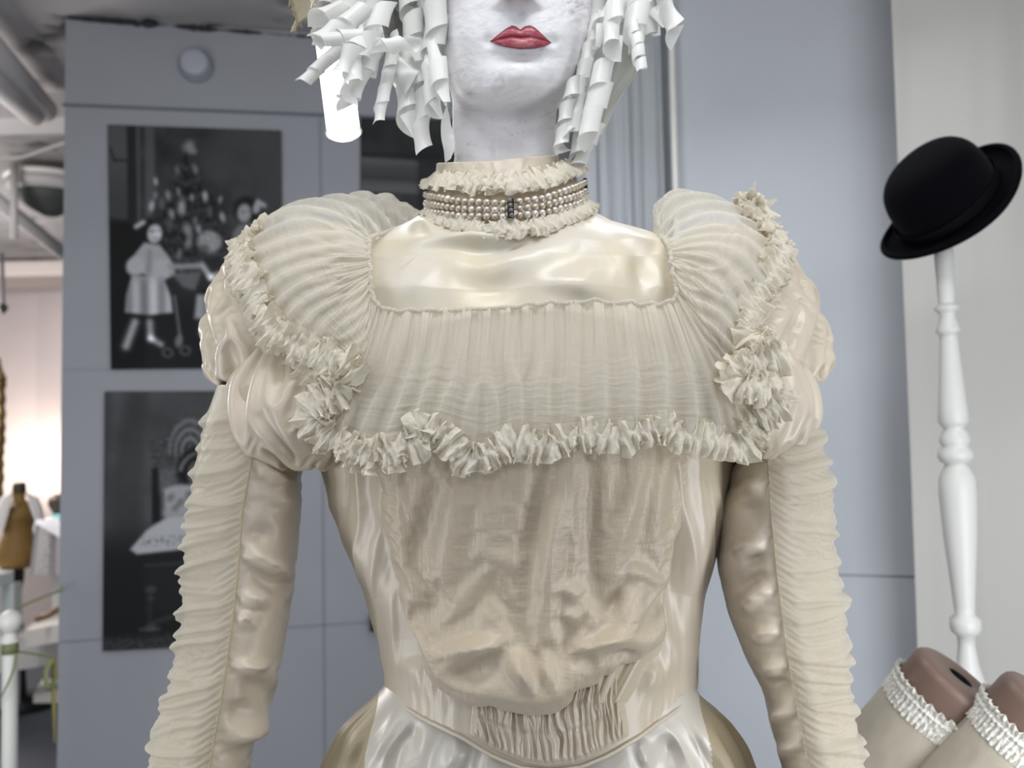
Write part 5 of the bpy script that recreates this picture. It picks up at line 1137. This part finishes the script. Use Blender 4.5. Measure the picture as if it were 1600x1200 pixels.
p = [W(55, 968, 3.4), W(75, 962, 3.42), W(100, 946, 3.45)]; tag(tube('wooden_hanger', p, .012, mat('wood_brown', (128, 96, 66), .5), None, 8), 'brown wooden hanger on the white linen pile', 'hanger')
# cabinet-like white panel behind
o = box('white_cabinet', (W(74, 930, 4.9)[0], 4.9, .30), (.55, .3, .62), mat('cabinet_white', (190, 178, 174), .6)); tag(o, 'pale cabinet standing behind the embroidered cloth', 'cabinet')
# bed post with ball
PYs = 2.1; bp_ = thing('bed_post', W(25, 1400, PYs)*[1, 1, 0], 'white round post topped by a ball at the lower left edge', 'post'); k = PYs/FPX
top_ = W(16, 953, PYs); low_ = W(15, 1200, PYs); ft = top_+(low_-top_)*(top_[2]/(top_[2]-low_[2])); Ln = np.linalg.norm(ft-top_)
P_ = [(0, 1), (1.5, 6), (5, 12), (10, 16), (17, 18), (24, 16), (30, 12), (34, 8), (38, 9), (44, 11), (48, 15), (50, 11), (56, 10.5), (120, 10.8), (200, 11)]
lathe('post_shaft', top_, ft, [(y*k/Ln, h*k) for y, h in P_ if y >= 34]+[(1, 11*k)], M['white'], bp_, 40)
lathe('ball_finial', top_, ft, [(y*k/Ln, h*k) for y, h in P_ if y <= 35], M['white'], bp_, 40)
# green ribbon tied to it
M['green'] = mat('olive_ribbon', (128, 136, 92), .5, .4, transl=.2)
gr_ = thing('green_ribbon', W(25, 1010, PYs), 'olive green ribbon tied round the post with a hanging bow', 'ribbon')
def strip(name, pts, wd, m, parent, tw=0):
    C = catmull(pts, 60); T = np.gradient(C, axis=0); T /= np.linalg.norm(T, axis=1, keepdims=True); s = np.linspace(0, 1, 60); bb = np.cross(T, [0, -1., 0]); bb /= np.linalg.norm(bb, axis=1, keepdims=True)+1e-9
    c_, s_ = np.cos(tw*s)[:, None], np.sin(tw*s)[:, None]; bb = bb*c_+np.cross(T, bb)*s_; return grid(name, np.stack([C-bb*wd/2, C, C+bb*wd/2], 1), m, parent, thick=.0008)
lathe('ribbon_wrap', lerp(top_, ft, 50*k/Ln), lerp(top_, ft, 66*k/Ln), [(0, 11.6*k), (.5, 12*k), (1, 11.6*k)], M['green'], gr_, 30)
strip('ribbon_tail', [W(28, 1018, 2.07), W(55, 1022, 2.09), W(86, 1028, 2.12)], .006, M['green'], gr_); strip('ribbon_tail', [W(26, 1020, 2.06), W(20, 1050, 2.05), W(4, 1085, 2.05), W(-6, 1100, 2.05)], .007, M['green'], gr_, 1)
strip('bow_loop', [W(84, 1028, 2.12), W(72, 1050, 2.1), W(76, 1075, 2.1), W(86, 1060, 2.12), W(84, 1032, 2.12)], .014, M['green'], gr_); strip('ribbon_tail', [W(85, 1030, 2.12), W(84, 1090, 2.12), W(85, 1160, 2.12)], .012, mat('mustard_ribbon', (126, 116, 62), .5), gr_, .8)
strip('ribbon_tail', [W(24, 952, 2.5), W(55, 938, 2.5), W(100, 920, 2.5)], .007, M['green'], gr_)
